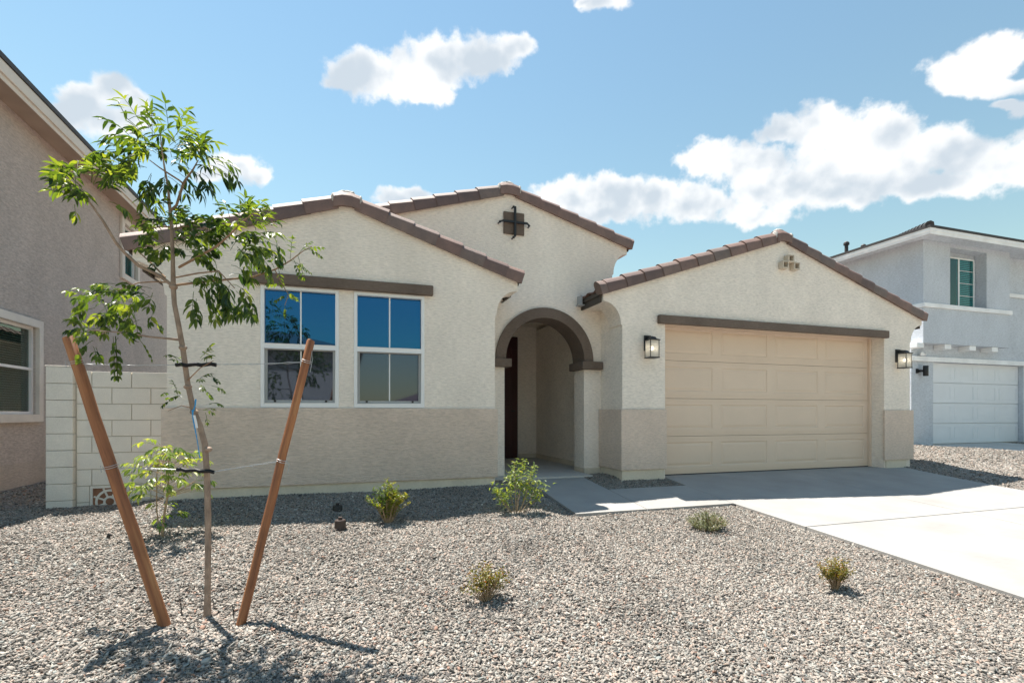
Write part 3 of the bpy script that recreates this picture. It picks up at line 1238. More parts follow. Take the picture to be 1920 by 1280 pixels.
def wall_x(mb, x_out, x_in, y0, y1, z0, z1, holes):
    """wall in the YZ plane facing +X with rectangular holes (ya, yb, za, zb)"""
    sub = MB()
    sub.prism_y([(y0, z0), (y1, z0), (y1, z1), (y0, z1)], 0, abs(x_out - x_in), [[(a, c), (b, c), (b, d), (a, d)] for a, b, c, d in holes])
    # map (X->Y, Y-> -X)
    mb.add([(x_out - q[1], q[0], q[2]) for q in sub.v], sub.f)


lw = [(8.35, 10.06, .98, 2.36), (13.36, 14.12, 4.10, 5.22)]
mb = MB()
wall_x(mb, LX, LX - .2, LY0, LY1, .24, EZ - .05, lw)
mb.box(-14, LX - .202, LY0, LY0 + .2, .24, EZ - .05)
mb.box(-14, LX - .202, LY1 - .2, LY1, .24, EZ - .05)
mb.box(-14.2, -14, LY0, LY1, .24, EZ - .05)
mb.build('wall', M['left_stucco'], lh)
mb = MB()
mb.box(-14, LX + .0, LY0 + .03, LY1, -.4, .238)
mb.build('stem_wall', M['left_base'], lh)
for i, (a, b, c, d) in enumerate(lw):
    mb = MB()
    t = .12
    sub = MB()
    sub.prism_y([(a - t, c - t), (b + t, c - t), (b + t, d + t), (a - t, d + t)], 0, .05, [[(a, c), (b, c), (b, d), (a, d)]])
    mb.add([(LX + .052 - q[1], q[0], q[2]) for q in sub.v], sub.f)
    tr = mb.build('window', M['left_trim'], lh, bevel=.008)
    sub = MB()
    e = .045
    m0 = c + (d - c) * .52
    sub.prism_y([(a, c), (b, c), (b, d), (a, d)], 0, .05, [[(a + e, c + e), (b - e, c + e), (b - e, m0 - .02), (a + e, m0 - .02)], [(a + e, m0 + .02), (b - e, m0 + .02), (b - e, d - e), (a + e, d - e)]])
    mb = MB(); mb.add([(LX - .03 - q[1], q[0], q[2]) for q in sub.v], sub.f)
    mb.build('frame', M['vinyl'], tr)
    mb = MB()
    mb.box(LX - .07, LX - .066, a + .02, b - .02, c + .02, d - .02)
    mb.build('glass_pane', M['glass_left'] if i == 0 else M['glass_teal'], tr)
    mb = MB()
    z = c + .02
    while z < d:
        vs = [(LX - .10, a, z), (LX - .10, b, z), (LX - .13, b, z + .03), (LX - .13, a, z + .03)]
        mb.add(vs, [(0, 1, 2, 3)])
        z += .036
    mb.build('blind', M['pale_blind'] if i == 0 else M['teal_blind'], tr)
    mb = MB()
    mb.box(LX - .6, LX - .16, a - .1, b + .1, c - .1, d + .1)
    mb.build('room', M['dark_room'], tr)
# small roof vent hood on the wall
mb = MB()
mb.add([(LX + .001, 12.15, 2.62), (LX + .001, 12.45, 2.62), (LX + .13, 12.45, 2.62), (LX + .13, 12.15, 2.62), (LX + .001, 12.15, 2.84), (LX + .001, 12.45, 2.84)],
       [(0, 3, 2, 1), (0, 1, 5, 4), (3, 4, 5, 2), (0, 4, 3), (1, 2, 5)])
mb.build('vent_hood', M['left_stucco'], lh)
# roof with overhang
OV = .36
mb = MB()
cxm = (-14 + LX) / 2
ex0, ex1, ey0, ey1 = -14.2 - OV, LX + OV, LY0 - OV, LY1 + OV
zt = EZ + .14
rz = zt + .33 * (ex1 - cxm)
hip = ex1 - cxm
vs = [(ex0, ey0, zt), (ex1, ey0, zt), (ex1, ey1, zt), (ex0, ey1, zt), (cxm, ey0 + hip, rz), (cxm, ey1 - hip, rz)]
vs += [(x_, y_, z_ - .07) for x_, y_, z_ in vs[:4]]
mb.add(vs, [(0, 1, 4), (1, 2, 5, 4), (2, 3, 5), (3, 0, 4, 5), (9, 8, 7, 6), (0, 6, 7, 1), (1, 7, 8, 2), (2, 8, 9, 3), (3, 9, 6, 0)])
lr = mb.build('roof', M['dark_tile'], lh)
mb = MB()
mb.box(ex1 + .001, ex1 + .035, ey0, ey1, zt - .07, zt + .005)
mb.build('roof_edge', M['dark_tile'], lr)
mb = MB()
mb.box(ex1 - .012, ex1 + .018, ey0, ey1, EZ - .10, EZ + .065)
mb.box(ex1 - .03, ex1 - .013, ey0, ey1, EZ - .17, EZ - .02)
mb.box(ex0, ex1 - .032, ey0 - .02, ey0 + .01, EZ - .17, EZ + .065)
mb.build('fascia', M['left_fascia'], lr, bevel=.006)
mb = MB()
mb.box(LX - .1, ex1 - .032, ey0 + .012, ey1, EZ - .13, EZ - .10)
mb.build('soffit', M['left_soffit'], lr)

# ------------------------------------------------------------------ RIGHT NEIGHBOUR
rh = empty('pale_grey_house', (18, 12, 0))
tag(rh, 'two storey pale grey stucco house with white garage door, at right', 'house')
RX, RYl, RYb = 14.53, 9.64, 9.34
RZT = 5.66
DX_0, DX_1, DZ0, DZ1 = 15.12, 19.0, .16, 2.30
p = aty(1740.6, 678.7, RYl + .12); DX_0 = p.x; DZ1 = p.z
p = aty(1909, 828, RYl + .12); DX_1 = p.x
bumpR = aty(1893, 600, RYb).x
zbot = aty(1731, 642, RYb).z
zband = aty(1731, 571, RYb).z
nx0, nx1 = aty(1781.5, 500, RYb).x, aty(1850, 500, RYb).x
nzt = aty(1781.5, 464, RYb).z
mb = MB()
mb.prism_y([(RX, -.2), (DX_0, -.2), (DX_0, DZ1), (DX_1, DZ1), (DX_1, -.2), (24, -.2), (24, RZT), (RX, RZT)], RYl, RYl + .25)
mb.box(RX, RX + .2, RYl + .25, 22, -.2, RZT)
mb.box(RX + .2, 24, 21.8, 22, -.2, RZT)
mb.box(23.8, 24, RYl + .25, 21.8, -.2, RZT)
# boxed out upper storey with a deep niche
mb.prism_y([(RX, zbot), (bumpR, zbot), (bumpR, RZT), (RX, RZT)], RYb, RYl - .001, [[(nx0, zband + .01), (nx1, zband + .01), (nx1, nzt), (nx0, nzt)]])
mb.build('wall', M['right_stucco'], rh)
# hole through the main wall is not needed: the niche ends at the wall plane
mb = MB()
mb.prism_y([(RX - .03, zband - .06), (bumpR + .05, zband - .06), (bumpR + .05, zband + .055), (RX - .03, zband + .055)], RYb - .05, RYb - .002)
mb.box(RX - .03, RX - .002, RYb - .002, RYb + 1.6, zband - .06, zband + .055)
mb.build('band', M['right_white'], rh, bevel=.01)
mb = MB()
p = aty(1893, 555, RYl)
mb.box(bumpR + .004, 24, RYl - .05, RYl - .002, p.z - .04, p.z + .07)
mb.build('band', M['right_white'], rh, bevel=.01)
# band above the garage door
p = aty(1712, 672, RYl)
mb = MB()
mb.box(RX - .04, 21, RYl - .07, RYl - .002, p.z - .065, p.z + .065)
mb.build('band', M['right_white'], rh, bevel=.01)
# corbels under the box
for px in (1714, 1766, 1813, 1855):
    q = aty(px, 650, RYb + .03)
    mb = MB()
    x0 = q.x + .10
    mb.box(x0, x0 + .26, RYb + .02, RYl - .002, zbot - .13, zbot - .002)
    mb.build('corbel', M['right_white'], rh, bevel=.006)
# garage door
mb = MB()
mb.box(DX_0 + .002, DX_1 - .002, RYl + .17, RYl + .2, .10, DZ1 - .002)
gd2 = mb.build('garage_door', M['white_door'], rh)
sh = (DZ1 - .16) / 4
for k in range(4):
    mb = MB()
    z0, z1 = .165 + k * sh, .165 + (k + 1) * sh - .012
    x0, x1 = DX_0 + .01, DX_1 - .01
    pw = (x1 - x0) / 4
    pans = [(x0 + c * pw + .09, x0 + (c + 1) * pw - .09, z0 + .1, z1 - .1) for c in range(4)]
    mb.prism_y([(x0, z0), (x1, z0), (x1, z1), (x0, z1)], RYl + .12, RYl + .165, [[(a, c_), (b, c_), (b, d), (a, d)] for a, b, c_, d in pans])
    for a, b, c_, d in pans:
        mb.box(a + .012, b - .012, RYl + .122, RYl + .16, c_ + .012, d - .012)
        mb.box(a, b, RYl + .127, RYl + .1685, c_, d)
    mb.build('door_section', M['white_door'], gd2)
mb = MB()
mb.box(DX_1 + .002, DX_1 + .11, RYl - .02, RYl - .002, .1, DZ1)
mb.build('door_trim', M['right_white'], gd2)
# cylinder lamp
q = aty(1735, 695, RYl - .12)
mb = MB()
mb.lathe(q.x, RYl - .13, [(.058, q.z - .14), (.062, q.z - .135), (.062, q.z + .135), (.058, q.z + .14)], 20)
mb.box(q.x - .15, q.x - .04, RYl - .10, RYl - .002, q.z - .03, q.z + .03)
mb.box(q.x - .19, q.x - .13, RYl - .035, RYl - .002, q.z - .06, q.z + .06)
mb.build('wall_lamp', M['blackpl'], rh, smooth=40)
# small flood light
q = aty(1728, 664, RYl - .05)
mb = MB()
for s in (-1, 1):
    mb.tube([(q.x + s * .02, RYl - .01, q.z), (q.x + s * .07, RYl - .12, q.z + .0)], [.03, .05], 10)
mb.build('flood_light', M['right_white'], rh, smooth=40)
# niche window
wy = RYl - .02
wz0, wz1 = zband + .06, aty(1782, 484, wy).z
wx0, wx1 = nx0 + .02, aty(1822.4, 500, wy - .03).x
mb = MB()
xm = wx0 + (wx1 - wx0) * .5
e = .035
hl = [[(wx0 + e, wz0 + e), (xm - .02, wz0 + e), (xm - .02, wz1 - e), (wx0 + e, wz1 - e)], [(xm + .03, wz0 + e), (wx1 - e, wz0 + e), (wx1 - e, wz1 - e), (xm + .03, wz1 - e)]]
mb.prism_y([(wx0, wz0), (wx1, wz0), (wx1, wz1), (wx0, wz1)], wy - .09, wy - .045, hl)
wn = mb.build('window', M['vinyl'], rh)
mb = MB()
mb.box(wx0 + .02, xm, wy - .075, wy - .072, wz0 + .02, wz1 - .02)
mb.box(xm + .01, wx1 - .02, wy - .075, wy - .072, wz0 + .02, wz1 - .02)
mb.build('glass_pane', M['glass_teal'], wn)
mb = MB()
z = wz0
while z < wz1 - .02:
    mb.add([(xm + .01, wy - .066, z), (wx1 - .01, wy - .066, z), (wx1 - .01, wy - .045, z + .035), (xm + .01, wy - .045, z + .035)], [(0, 1, 2, 3)])
    z += .05
mb.build('blind', M['teal_blind'], wn)
mb = MB()
mb.box(wx0 + .01, wx1 - .01, wy - .03, wy + .012, wz0, wz1)
mb.build('room', M['dark_room'], wn)
for k in range(1, 4):
    mb = MB()
    zz = wz0 + (wz1 - wz0) * k / 4
    mb.box(xm + .03, wx1 - e, wy - .088, wy - .08, zz - .006, zz + .006)
    mb.build('muntin', M['vinyl'], wn)
# roof
OV = .42
ex0, ex1, ey0, ey1 = RX - OV, 24 + OV, RYb - OV, 22 + OV
zt = 5.77
cym = (ey0 + ey1) / 2
hip = (ex1 - ex0) / 2
cxm = (ex0 + ex1) / 2
rz = zt + .30 * hip
vs = [(ex0, ey0, zt), (ex1, ey0, zt), (ex1, ey1, zt), (ex0, ey1, zt), (cxm, ey0 + hip, rz), (cxm, ey1 - hip, rz)]
vs += [(x_, y_, z_ - .05) for x_, y_, z_ in vs[:4]]
mb = MB()
mb.add(vs, [(0, 1, 4), (1, 2, 5, 4), (2, 3, 5), (3, 0, 4, 5), (9, 8, 7, 6), (0, 6, 7, 1), (1, 7, 8, 2), (2, 8, 9, 3), (3, 9, 6, 0)])
rro = mb.build('roof', M['dark_tile'], rh)
mb = MB()
k = 0.0
while k < 4.0:      # hip tiles climbing from the near corner, lying proud
    p0 = Vector((ex0 + k, ey0 + k, zt + .30 * k + .03)); p1 = p0 + Vector((.30, .30, .09))
    mb.tube([p0, p1], [.10, .075], 8)
    k += .27
mb.build('hip_tile', M['dark_tile'], rro, smooth=40)
mb = MB()
mb.box(ex0 - .05, ex0 - .001, ey0 - .05, ey1, zt - .05, zt + .012)
mb.box(ex0, ex1, ey0 - .05, ey0 - .001, zt - .05, zt + .012)
mb.build('roof_edge', M['dark_tile'], rro)
mb = MB()
mb.box(ex0 - .02, ex0 + .01, ey0 - .02, ey1, zt - .20, zt - .052)
mb.box(ex0 + .012, ex1, ey0 - .02, ey0 + .01, zt - .20, zt - .052)
mb.box(ex0 - .035, ex0 - .021, ey0 - .035, ey1, zt - .13, zt - .052)
mb.box(ex0 - .019, ex1, ey0 - .035, ey0 - .021, zt - .13, zt - .052)
mb.build('fascia', M['right_white'], rro)
mb = MB()
mb.box(ex0 + .012, ex1, ey0 + .012, ey1, zt - .16, zt - .115)
mb.build('soffit', M['right_stucco'], rro)
for px, py, hh, r_ in ((1587, 470, .30, .055), (1619, 466, .14, .05)):
    q = atz(px, py, 17.0)
    mb = MB()
    mb.lathe(q.x, q.y, [(r_, q.z - .8), (r_, q.z + hh - .12), (r_ * 1.6, q.z + hh - .11), (r_ * 1.6, q.z + hh - .04), (r_ * .9, q.z + hh)], 12)
    mb.build('vent_pipe', M['dark_tile'], rro, smooth=40)

# ------------------------------------------------------------------ houses over the road (seen in the window glass)


def far_house(x0, x1, y0, y1, ze, pitch, label, garage_at):
    e = empty('tan_house', ((x0 + x1) / 2, (y0 + y1) / 2, -.8))
    tag(e, label, 'house')
    mb = MB()
    mb.box(x0, x1, y0, y1, -.9, ze)
    mb.build('wall', M['tan_far'], e)
    ov = .5
    a, b, c, d = x0 - ov, x1 + ov, y0 - ov, y1 + ov
    h = min(b - a, d - c) / 2
    rz_ = ze + pitch * h
    if b - a > d - c:
        t1, t2 = (a + h, (c + d) / 2, rz_), (b - h, (c + d) / 2, rz_)
        fs = [(0, 1, 5, 4), (1, 2, 5), (2, 3, 4, 5), (3, 0, 4), (3, 2, 1, 0)]
    else:
        t1, t2 = ((a + b) / 2, c + h, rz_), ((a + b) / 2, d - h, rz_)
        fs = [(0, 1, 4), (1, 2, 5, 4), (2, 3, 5), (3, 0, 4, 5), (3, 2, 1, 0)]
    mb = MB()
    mb.add([(a, c, ze), (b, c, ze), (b, d, ze), (a, d, ze), t1, t2], fs)
    mb.build('roof', M['tile'], e)
    mb = MB()
    mb.box(garage_at, garage_at + 4.8, y1 + .002, y1 + .05, -.85, 1.4)
    mb.build('garage_door', M['white_door'], e)
    for wx in (x0 + 1.0, x0 + 3.6):
        mb = MB()
        mb.box(wx, wx + 1.4, y1 + .002, y1 + .06, ze - 1.9, ze - .6)
        w_ = mb.build('window', M['vinyl'], e)
        mb = MB()
        mb.box(wx + .08, wx + 1.32, y1 + .061, y1 + .07, ze - 1.82, ze - .68)
        mb.build('glass_pane', M['glass_low'], w_)


far_house(-12, .6, -30, -20, 4.9, .33, 'two storey tan house across the street, mirrored in the left window', -8)
far_house(5.0, 22, -57, -45, 2.2, .33, 'low tan house across the street, mirrored in the right window', 12)

# ------------------------------------------------------------------ BLOCK WALL
BY = 7.40
bw = MB()
bx0, bx1 = -3.30, -1.955
bw.box(bx0 + .03, bx1 + .05, BY + .012, BY + .13, -.5, 1.48)
core = bw.build('block_wall', M['mortar_joint'])
tag(core, 'cream painted concrete block wall joining the cream house to the yard edge', 'wall')
mb = MB()
rowh = .198
jm = .004
ztop = 1.505
BXL, BXR = -3.06, -2.02
vent = (-2.93, -2.53)
for k in range(10):
    z1 = ztop - k * rowh - jm
    z0 = ztop - (k + 1) * rowh + jm
    off = .0 if k % 2 == 0 else .203
    x = BXL - .203 + off - .05
    while x < BXR:
        a, b = max(x, BXL), min(x + .406 - 2 * jm, BXR)
        if b - a > .02:
            if k in (7, 8) and b > vent[0] and a < vent[1]:
                for (c_, d_) in ((a, min(b, vent[0] - .006)), (max(a, vent[1] + .006), b)):
                    if d_ - c_ > .02: mb.box(c_, d_, BY, BY + .14, z0, z1)
            else:
                mb.box(a, b, BY, BY + .14, z0, z1)
        x += .406
mb.build('block', M['block'], core, bevel=.004)
mb = MB()
for k in range(10):
    z1 = ztop + .04 - k * rowh - jm * .6
    z0 = ztop + .04 - (k + 1) * rowh + jm * .6
    mb.box(-3.335, -3.075, BY - .06, BY + .2, z0, z1)
    mb.box(-2.015, -1.952, BY - .03, BY + .17, z0, z1)
mb.box(-3.345, -3.07, BY - .065, BY + .21, ztop + .04, ztop + .052)
mb.build('pilaster', M['block'], core, bevel=.006)
# ornamental vent block: square frame, ring and spokes
vz1 = ztop - 7 * rowh - .004
vz0 = vz1 - .392
vcx, vcz = (vent[0] + vent[1]) / 2, (vz0 + vz1) / 2
mb = MB()
sub = [(vent[0], vz0), (vent[1], vz0), (vent[1], vz1), (vent[0], vz1)]
i_ = .028
mb.prism_y(sub, BY + .002, BY + .10, [[(vent[0] + i_, vz0 + i_), (vent[1] - i_, vz0 + i_), (vent[1] - i_, vz1 - i_), (vent[0] + i_, vz1 - i_)]])


def ringy(mb, r0, r1, n=24):
    o = [(vcx + r1 * math.cos(2 * math.pi * k / n), vcz + r1 * math.sin(2 * math.pi * k / n)) for k in range(n)]
    h = [(vcx + r0 * math.cos(2 * math.pi * k / n), vcz + r0 * math.sin(2 * math.pi * k / n)) for k in range(n)]
    mb.prism_y(o, BY + .006, BY + .09, [h])


ringy(mb, .045, .07)
ringy(mb, .125, .152)
for k in range(8):
    an = 2 * math.pi * (k + .5) / 8
    dx, dz = math.cos(an), math.sin(an)
    wx_, wz_ = -dz * .011, dx * .011
    r0, r1 = .068, (.225 if k in (0, 3, 4, 7) else .225)
    r1 = min(.165 / max(abs(dx), abs(dz)), .2)
    mb.prism_y([(vcx + dx * r0 + wx_, vcz + dz * r0 + wz_), (vcx + dx * r0 - wx_, vcz + dz * r0 - wz_), (vcx + dx * r1 - wx_, vcz + dz * r1 - wz_), (vcx + dx * r1 + wx_, vcz + dz * r1 + wz_)], BY + .008, BY + .085)
vb = mb.build('vent_block', M['block'], core, bevel=.003)
mb = MB()
mb.box(vent[0] + .01, vent[1] - .01, BY + .004 + .006, BY + .0115, vz0 + .01, vz1 - .01)
mb.build('vent_backing', M['soil'], vb)

# ------------------------------------------------------------------ leaves


def leaflet(mb, base, d, up, ln, wd, tint, fold=.25, curl=.25):
    d = d.normalized()
    s = d.cross(up)
    if s.length < 1e-4:
        s = d.cross(Vector((1, 0, 0)))
    s.normalize()
    n = s.cross(d).normalized()
    b = base
    c = -n * curl * ln
    m1 = b + d * ln * .33 - n * 0.0 + c * .10
    m2 = b + d * ln * .68 + c * .42
    t = b + d * ln + c
    w1 = s * wd * .5
    w2 = s * wd * .40
    e = n * wd * fold
    v = [b, m1 - w1 + e, m1, m1 + w1 + e, m2 - w2 + e * .8, m2, m2 + w2 + e * .8, t]
    mb.add(v, [(0, 2, 1), (0, 3, 2), (1, 2, 5, 4), (2, 3, 6, 5), (4, 5, 7), (5, 6, 7)], tint)


def compound(mb, base, d, length, nl, ll, wd, droop, r, tb):
    """pinnate leaf: a drooping stalk with paired leaflets"""
    p = Vector(base)
    d = d.normalized()
    step = length / nl
    pts = [p.copy()]
    upv = Vector((r.uniform(-.4, .4), r.uniform(-.4, .4), 1)).normalized()
    for k in range(nl):
        p = p + d * step
        pts.append(p.copy())
        d = (d + Vector((0, 0, -.8 * droop / nl))).normalized()
        s = d.cross(upv)
        if s.length < .05: s = d.cross(Vector((1, .3, 0)))
        s.normalize()
        if k == 0: continue
        f = .75 + .5 * math.sin(math.pi * (k + 1) / (nl + 1))
        for sg in (-1, 1):
            dd = (s * sg * .85 + d * .75 + Vector((0, 0, -.12 - droop * .24)) + Vector((r.uniform(-.2, .2), r.uniform(-.2, .2), r.uniform(-.2, .2)))).normalized()
            u2 = (upv + Vector((r.uniform(-.5, .5), r.uniform(-.5, .5), r.uniform(-.3, .3)))).normalized()
            leaflet(mb, p, dd, u2, ll * f * r.uniform(.8, 1.15), wd * f * r.uniform(.85, 1.15), min(1, max(0, tb + r.gauss(0, .24))), curl=r.uniform(.05, .45))
    leaflet(mb, p, d, upv, ll * 1.05, wd, min(1, max(0, tb + .05)))
    mb.tube(pts, .0016, 3, cap=False, tint=min(1, tb + .1))


# ------------------------------------------------------------------ TREE
tb0 = at_ground(388, 1155)
TZ = (tb0.x * ST + tb0.y * CT)      # distance of the trunk foot
tree = empty('young_tree', tb0)
tag(tree, 'young thin tree with leaning pale trunk and feathery green leaves, tied between two stakes', 'tree')


def P(px, py, dz=0):
    return atz(px, py, TZ + dz)


mb = MB()
tr_px = [(389, 1165, 26, 0), (389, 1120, 20, 0), (390, 1056, 19, 0), (390, 960, 20, 0), (388, 885, 19, .0), (384, 832, 19, .0), (374, 795, 19, .0), (363, 770, 18, 0), (352, 719, 17, 0), (343, 654, 17, 0), (334, 605, 16, 0), (327, 570, 15, 0), (325, 540, 16, 0), (324, 478, 12, 0), (322, 430, 11, 0), (319, 395, 10, 0), (315, 350, 7, -.02), (309, 318, 6, -.03), (304, 285, 4.5, -.05), (300, 250, 3, -.06)]
mb.tube([P(a, b, d) for a, b, w, d in tr_px], [w * .56 * TZ / F / 2 for a, b, w, d in tr_px], 12)
for (kx, ky) in ((343, 652), (325, 538), (364, 772), (390, 842), (352, 725)):
    lump(mb, P(kx, ky, -.004), .024, .024, .016, kx)
trunk = mb.build('trunk', M['bark'], tree, smooth=60)

branches = [
    [(325, 537, 8, 0), (300, 517, 8, -.03), (260, 498, 7.5, -.08), (236, 476, 7, -.12), (219, 457, 7, -.15), (207, 437, 6.5, -.17), (195, 417, 6, -.19), (176, 390, 4.5, -.22), (150, 355, 2.5, -.25)],
    [(327, 535, 6, 0), (365, 530, 5.5, .02), (406, 526, 5, .05), (475, 519, 4.5, .08), (516, 505, 4, .1), (544, 489, 3.2, .12), (569, 470, 2.2, .13), (585, 462, 1.5, .13)],
    [(336, 501, 6, 0), (356, 490, 6, -.05), (374, 480, 5.5, -.1), (406, 462, 5, -.16), (431, 440, 4, -.2), (455, 415, 3, -.22), (475, 400, 2, -.22)],
    [(340, 637, 7, 0), (310, 634, 5, -.05), (280, 631, 4.5, -.1), (228, 623, 3.5, -.2), (171, 619, 2.5, -.28), (140, 615, 1.8, -.3)],
    [(320, 395, 6, 0), (331, 385, 6, 0), (338, 363, 6, .03), (344, 344, 6, .06), (351, 333, 5, .07), (362, 318, 4, .09), (372, 300, 2.5, .1)],
    [(343, 344, 4.5, .06), (336, 338, 4, .03), (320, 328, 4, -.02), (300, 315, 3, -.06), (280, 300, 2, -.1)],
    [(310, 520, 4, .05), (300, 510, 4, .08), (280, 490, 3.5, .12), (262, 474, 2.5, .15)],
    [(325, 530, 4, 0), (290, 528, 3.5, .1), (260, 530, 3, .15), (220, 545, 2.5, .2), (180, 555, 2, .22)],
    [(516, 507, 2.6, .1), (530, 535, 2.2, .1), (541, 552, 1.8, .08), (534, 572, 1.4, .06)],
    [(322, 430, 5, 0), (350, 424, 4, .1), (385, 428, 3, .15), (420, 440, 2, .2)],
    [(322, 425, 4, 0), (300, 425, 3.5, .1), (270, 430, 2.5, .15), (245, 425, 2, .18)],
    [(330, 520, 4, 0), (372, 512, 3.5, -.12), (410, 508, 3, -.18), (440, 540, 2, -.2)],
    [(350, 715, 3, 0), (375, 690, 2.2, -.1), (400, 676, 1.4, -.15)],
    [(362, 765, 3, 0), (340, 760, 2.2, -.05), (315, 770, 1.4, -.08)],
]
for br in branches:
    mb = MB()
    mb.tube([P(a, b, d) for a, b, w, d in br], [w * .78 * TZ / F / 2 for a, b, w, d in br], 7)
    mb.build('branch', M['twig'] if br[0][2] < 7 else M['bark'], tree, smooth=60)

mb = MB()
r = random.Random(22)


def cluster(cx, cy, rx, ry, n, length, nl, ll, wd, droop, tint, hub=None, dz=0, dsp=.22):
    hx, hy = hub if hub else (cx, cy + ry * .3)
    for _ in range(int(n * .92 + .5)):
        a = r.uniform(0, 2 * math.pi)
        q = math.sqrt(r.uniform(0, 1)) * .80
        px, py = cx + rx * q * math.cos(a), cy + ry * q * math.sin(a)
        base = P(px, py, dz + r.uniform(-dsp, dsp))
        ox, oy = px - hx, py - hy
        o = math.hypot(ox, oy) + 1e-3
        d = Vector((ox / o * CT, -ox / o * ST + 0, -oy / o)) * 1.0
        d += Vector((r.gauss(0, .45), r.gauss(0, .6), r.gauss(.25, .35)))
        compound(mb, base, d, .70 * length * r.uniform(.7, 1.15), max(3, nl - 1), ll * .88, wd * .76, droop * r.uniform(.7, 1.3), r, tint - .06 + r.gauss(0, .16))


# crown top
cluster(305, 268, 62, 42, 30, .20, 5, .078, .022, .9, .50, hub=(305, 300))
cluster(252, 292, 50, 38, 15, .20, 5, .085, .024, 1.1, .42, hub=(300, 290))
cluster(285, 322, 50, 36, 16, .20, 5, .088, .024, 1.3, .36, hub=(300, 300))
cluster(345, 290, 42, 40, 14, .18, 5, .075, .022, 1.0, .46, hub=(325, 310))
cluster(395, 318, 34, 26, 6, .17, 5, .075, .020, 1.3, .40, hub=(350, 315))
cluster(375, 335, 26, 22, 4, .15, 4, .075, .021, 1.5, .33, hub=(350, 320))
for d in (Vector((-.9, .1, .25)),):
    mb.tube([P(265, 245), P(238, 222), P(226, 200), P(222, 192)], .002, 4, tint=.5)
    leaflet(mb, P(235, 203), Vector((-1, .1, .25)), Vector((0, -.3, 1)), .105, .022, .62, curl=.25)
    leaflet(mb, P(228, 193), Vector((-1, .1, .35)), Vector((0, -.3, 1)), .085, .020, .66, curl=.25)
    leaflet(mb, P(236, 206), Vector((-.1, .1, -1)), Vector((0, -1, .2)), .06, .020, .3)
    compound(mb, P(240, 225), Vector((.5, 0, .4)), .15, 4, .06, .018, 1.2, r, .45)
# left clump
cluster(158, 348, 46, 34, 22, .17, 5, .072, .024, .8, .62, hub=(175, 385), dz=-.2)
cluster(198, 352, 34, 34, 9, .17, 5, .076, .026, 1.0, .50, hub=(190, 380), dz=-.15)
cluster(135, 365, 28, 24, 7, .14, 4, .065, .024, 1.1, .58, hub=(160, 370), dz=-.2)
# right clump
cluster(455, 432, 52, 46, 36, .15, 5, .062, .024, .9, .50, hub=(440, 455), dz=-.15)
cluster(425, 470, 58, 36, 24, .14, 4, .058, .025, 1.1, .44, hub=(400, 470), dz=-.1)
cluster(475, 470, 38, 36, 20, .14, 4, .060, .024, 1.3, .45, hub=(440, 460), dz=-.1)
# heart of the tree, rounder leaflets
cluster(335, 455, 82, 46, 74, .13, 4, .046, .028, .9, .40, hub=(325, 470))
cluster(318, 400, 28, 18, 8, .11, 4, .048, .030, .9, .42, hub=(320, 410))
cluster(305, 448, 34, 32, 18, .13, 4, .046, .027, .9, .42, hub=(320, 440), dz=.1)
cluster(380, 435, 44, 30, 18, .12, 4, .046, .027, .9, .42, hub=(350, 440), dz=.1)
# lower right drooping
cluster(385, 540, 56, 34, 20, .18, 5, .068, .026, 1.5, .42, hub=(345, 515), dz=-.1)
cluster(430, 540, 34, 34, 11, .18, 5, .072, .025, 1.7, .42, hub=(390, 515), dz=-.1)
# lower left
cluster(250, 550, 62, 26, 20, .16, 5, .056, .026, .9, .46, hub=(320, 535), dz=.1)
cluster(200, 560, 46, 28, 14, .17, 5, .056, .025, 1.0, .50, hub=(260, 545), dz=.15)
cluster(270, 590, 50, 24, 13, .15, 4, .052, .026, 1.3, .42, hub=(290, 560), dz=.05)
cluster(210, 600, 36, 22, 7, .15, 4, .052, .024, 1.6, .40, hub=(230, 580), dz=.05)
cluster(172, 560, 26, 10, 3, .16, 5, .055, .022, .8, .62, hub=(220, 555), dz=.2)
# bottom left branch
cluster(168, 612, 40, 20, 15, .12, 4, .044, .022, .8, .55, hub=(200, 625), dz=-.28, dsp=.1)
cluster(165, 645, 24, 14, 4, .11, 4, .042, .022, 1.3, .52, hub=(165, 625), dz=-.28, dsp=.1)
cluster(215, 622, 26, 14, 6, .10, 4, .040, .020, 1.3, .48, hub=(220, 625), dz=-.2, dsp=.1)
for px in (212, 216, 217):
    compound(mb, P(px, 630, -.2), Vector((.05, 0, -1)), .22, 6, .036, .018, .6, r, .35)
compound(mb, P(255, 630, -.12), Vector((.5, 0, -.6)), .15, 5, .024, .010, 1.0, r, .55)
# long right branch, sparse small leaves
for px, py, dx, dz_, L in ((569, 470, .8, .4, .11), (560, 476, .5, .9, .12), (544, 489, .1, 1, .13), (550, 485, .4, -.9, .12), (530, 498, -.2, 1, .14), (522, 503, .2, -1, .10), (545, 488, .9, -.4, .13), (575, 466, .9, -.3, .09), (516, 506, -.4, .9, .12), (535, 545, .7, -.3, .08), (541, 552, -.6, -.3, .08), (530, 535, -.7, .1, .08), (534, 572, 0, -1, .06), (558, 478, .3, -1, .14), (536, 560, .5, .2, .05)):
    compound(mb, P(px, py, .11), Vector((dx, r.gauss(0, .3), dz_)), L, 5, .026, .013, .5, r, .52)
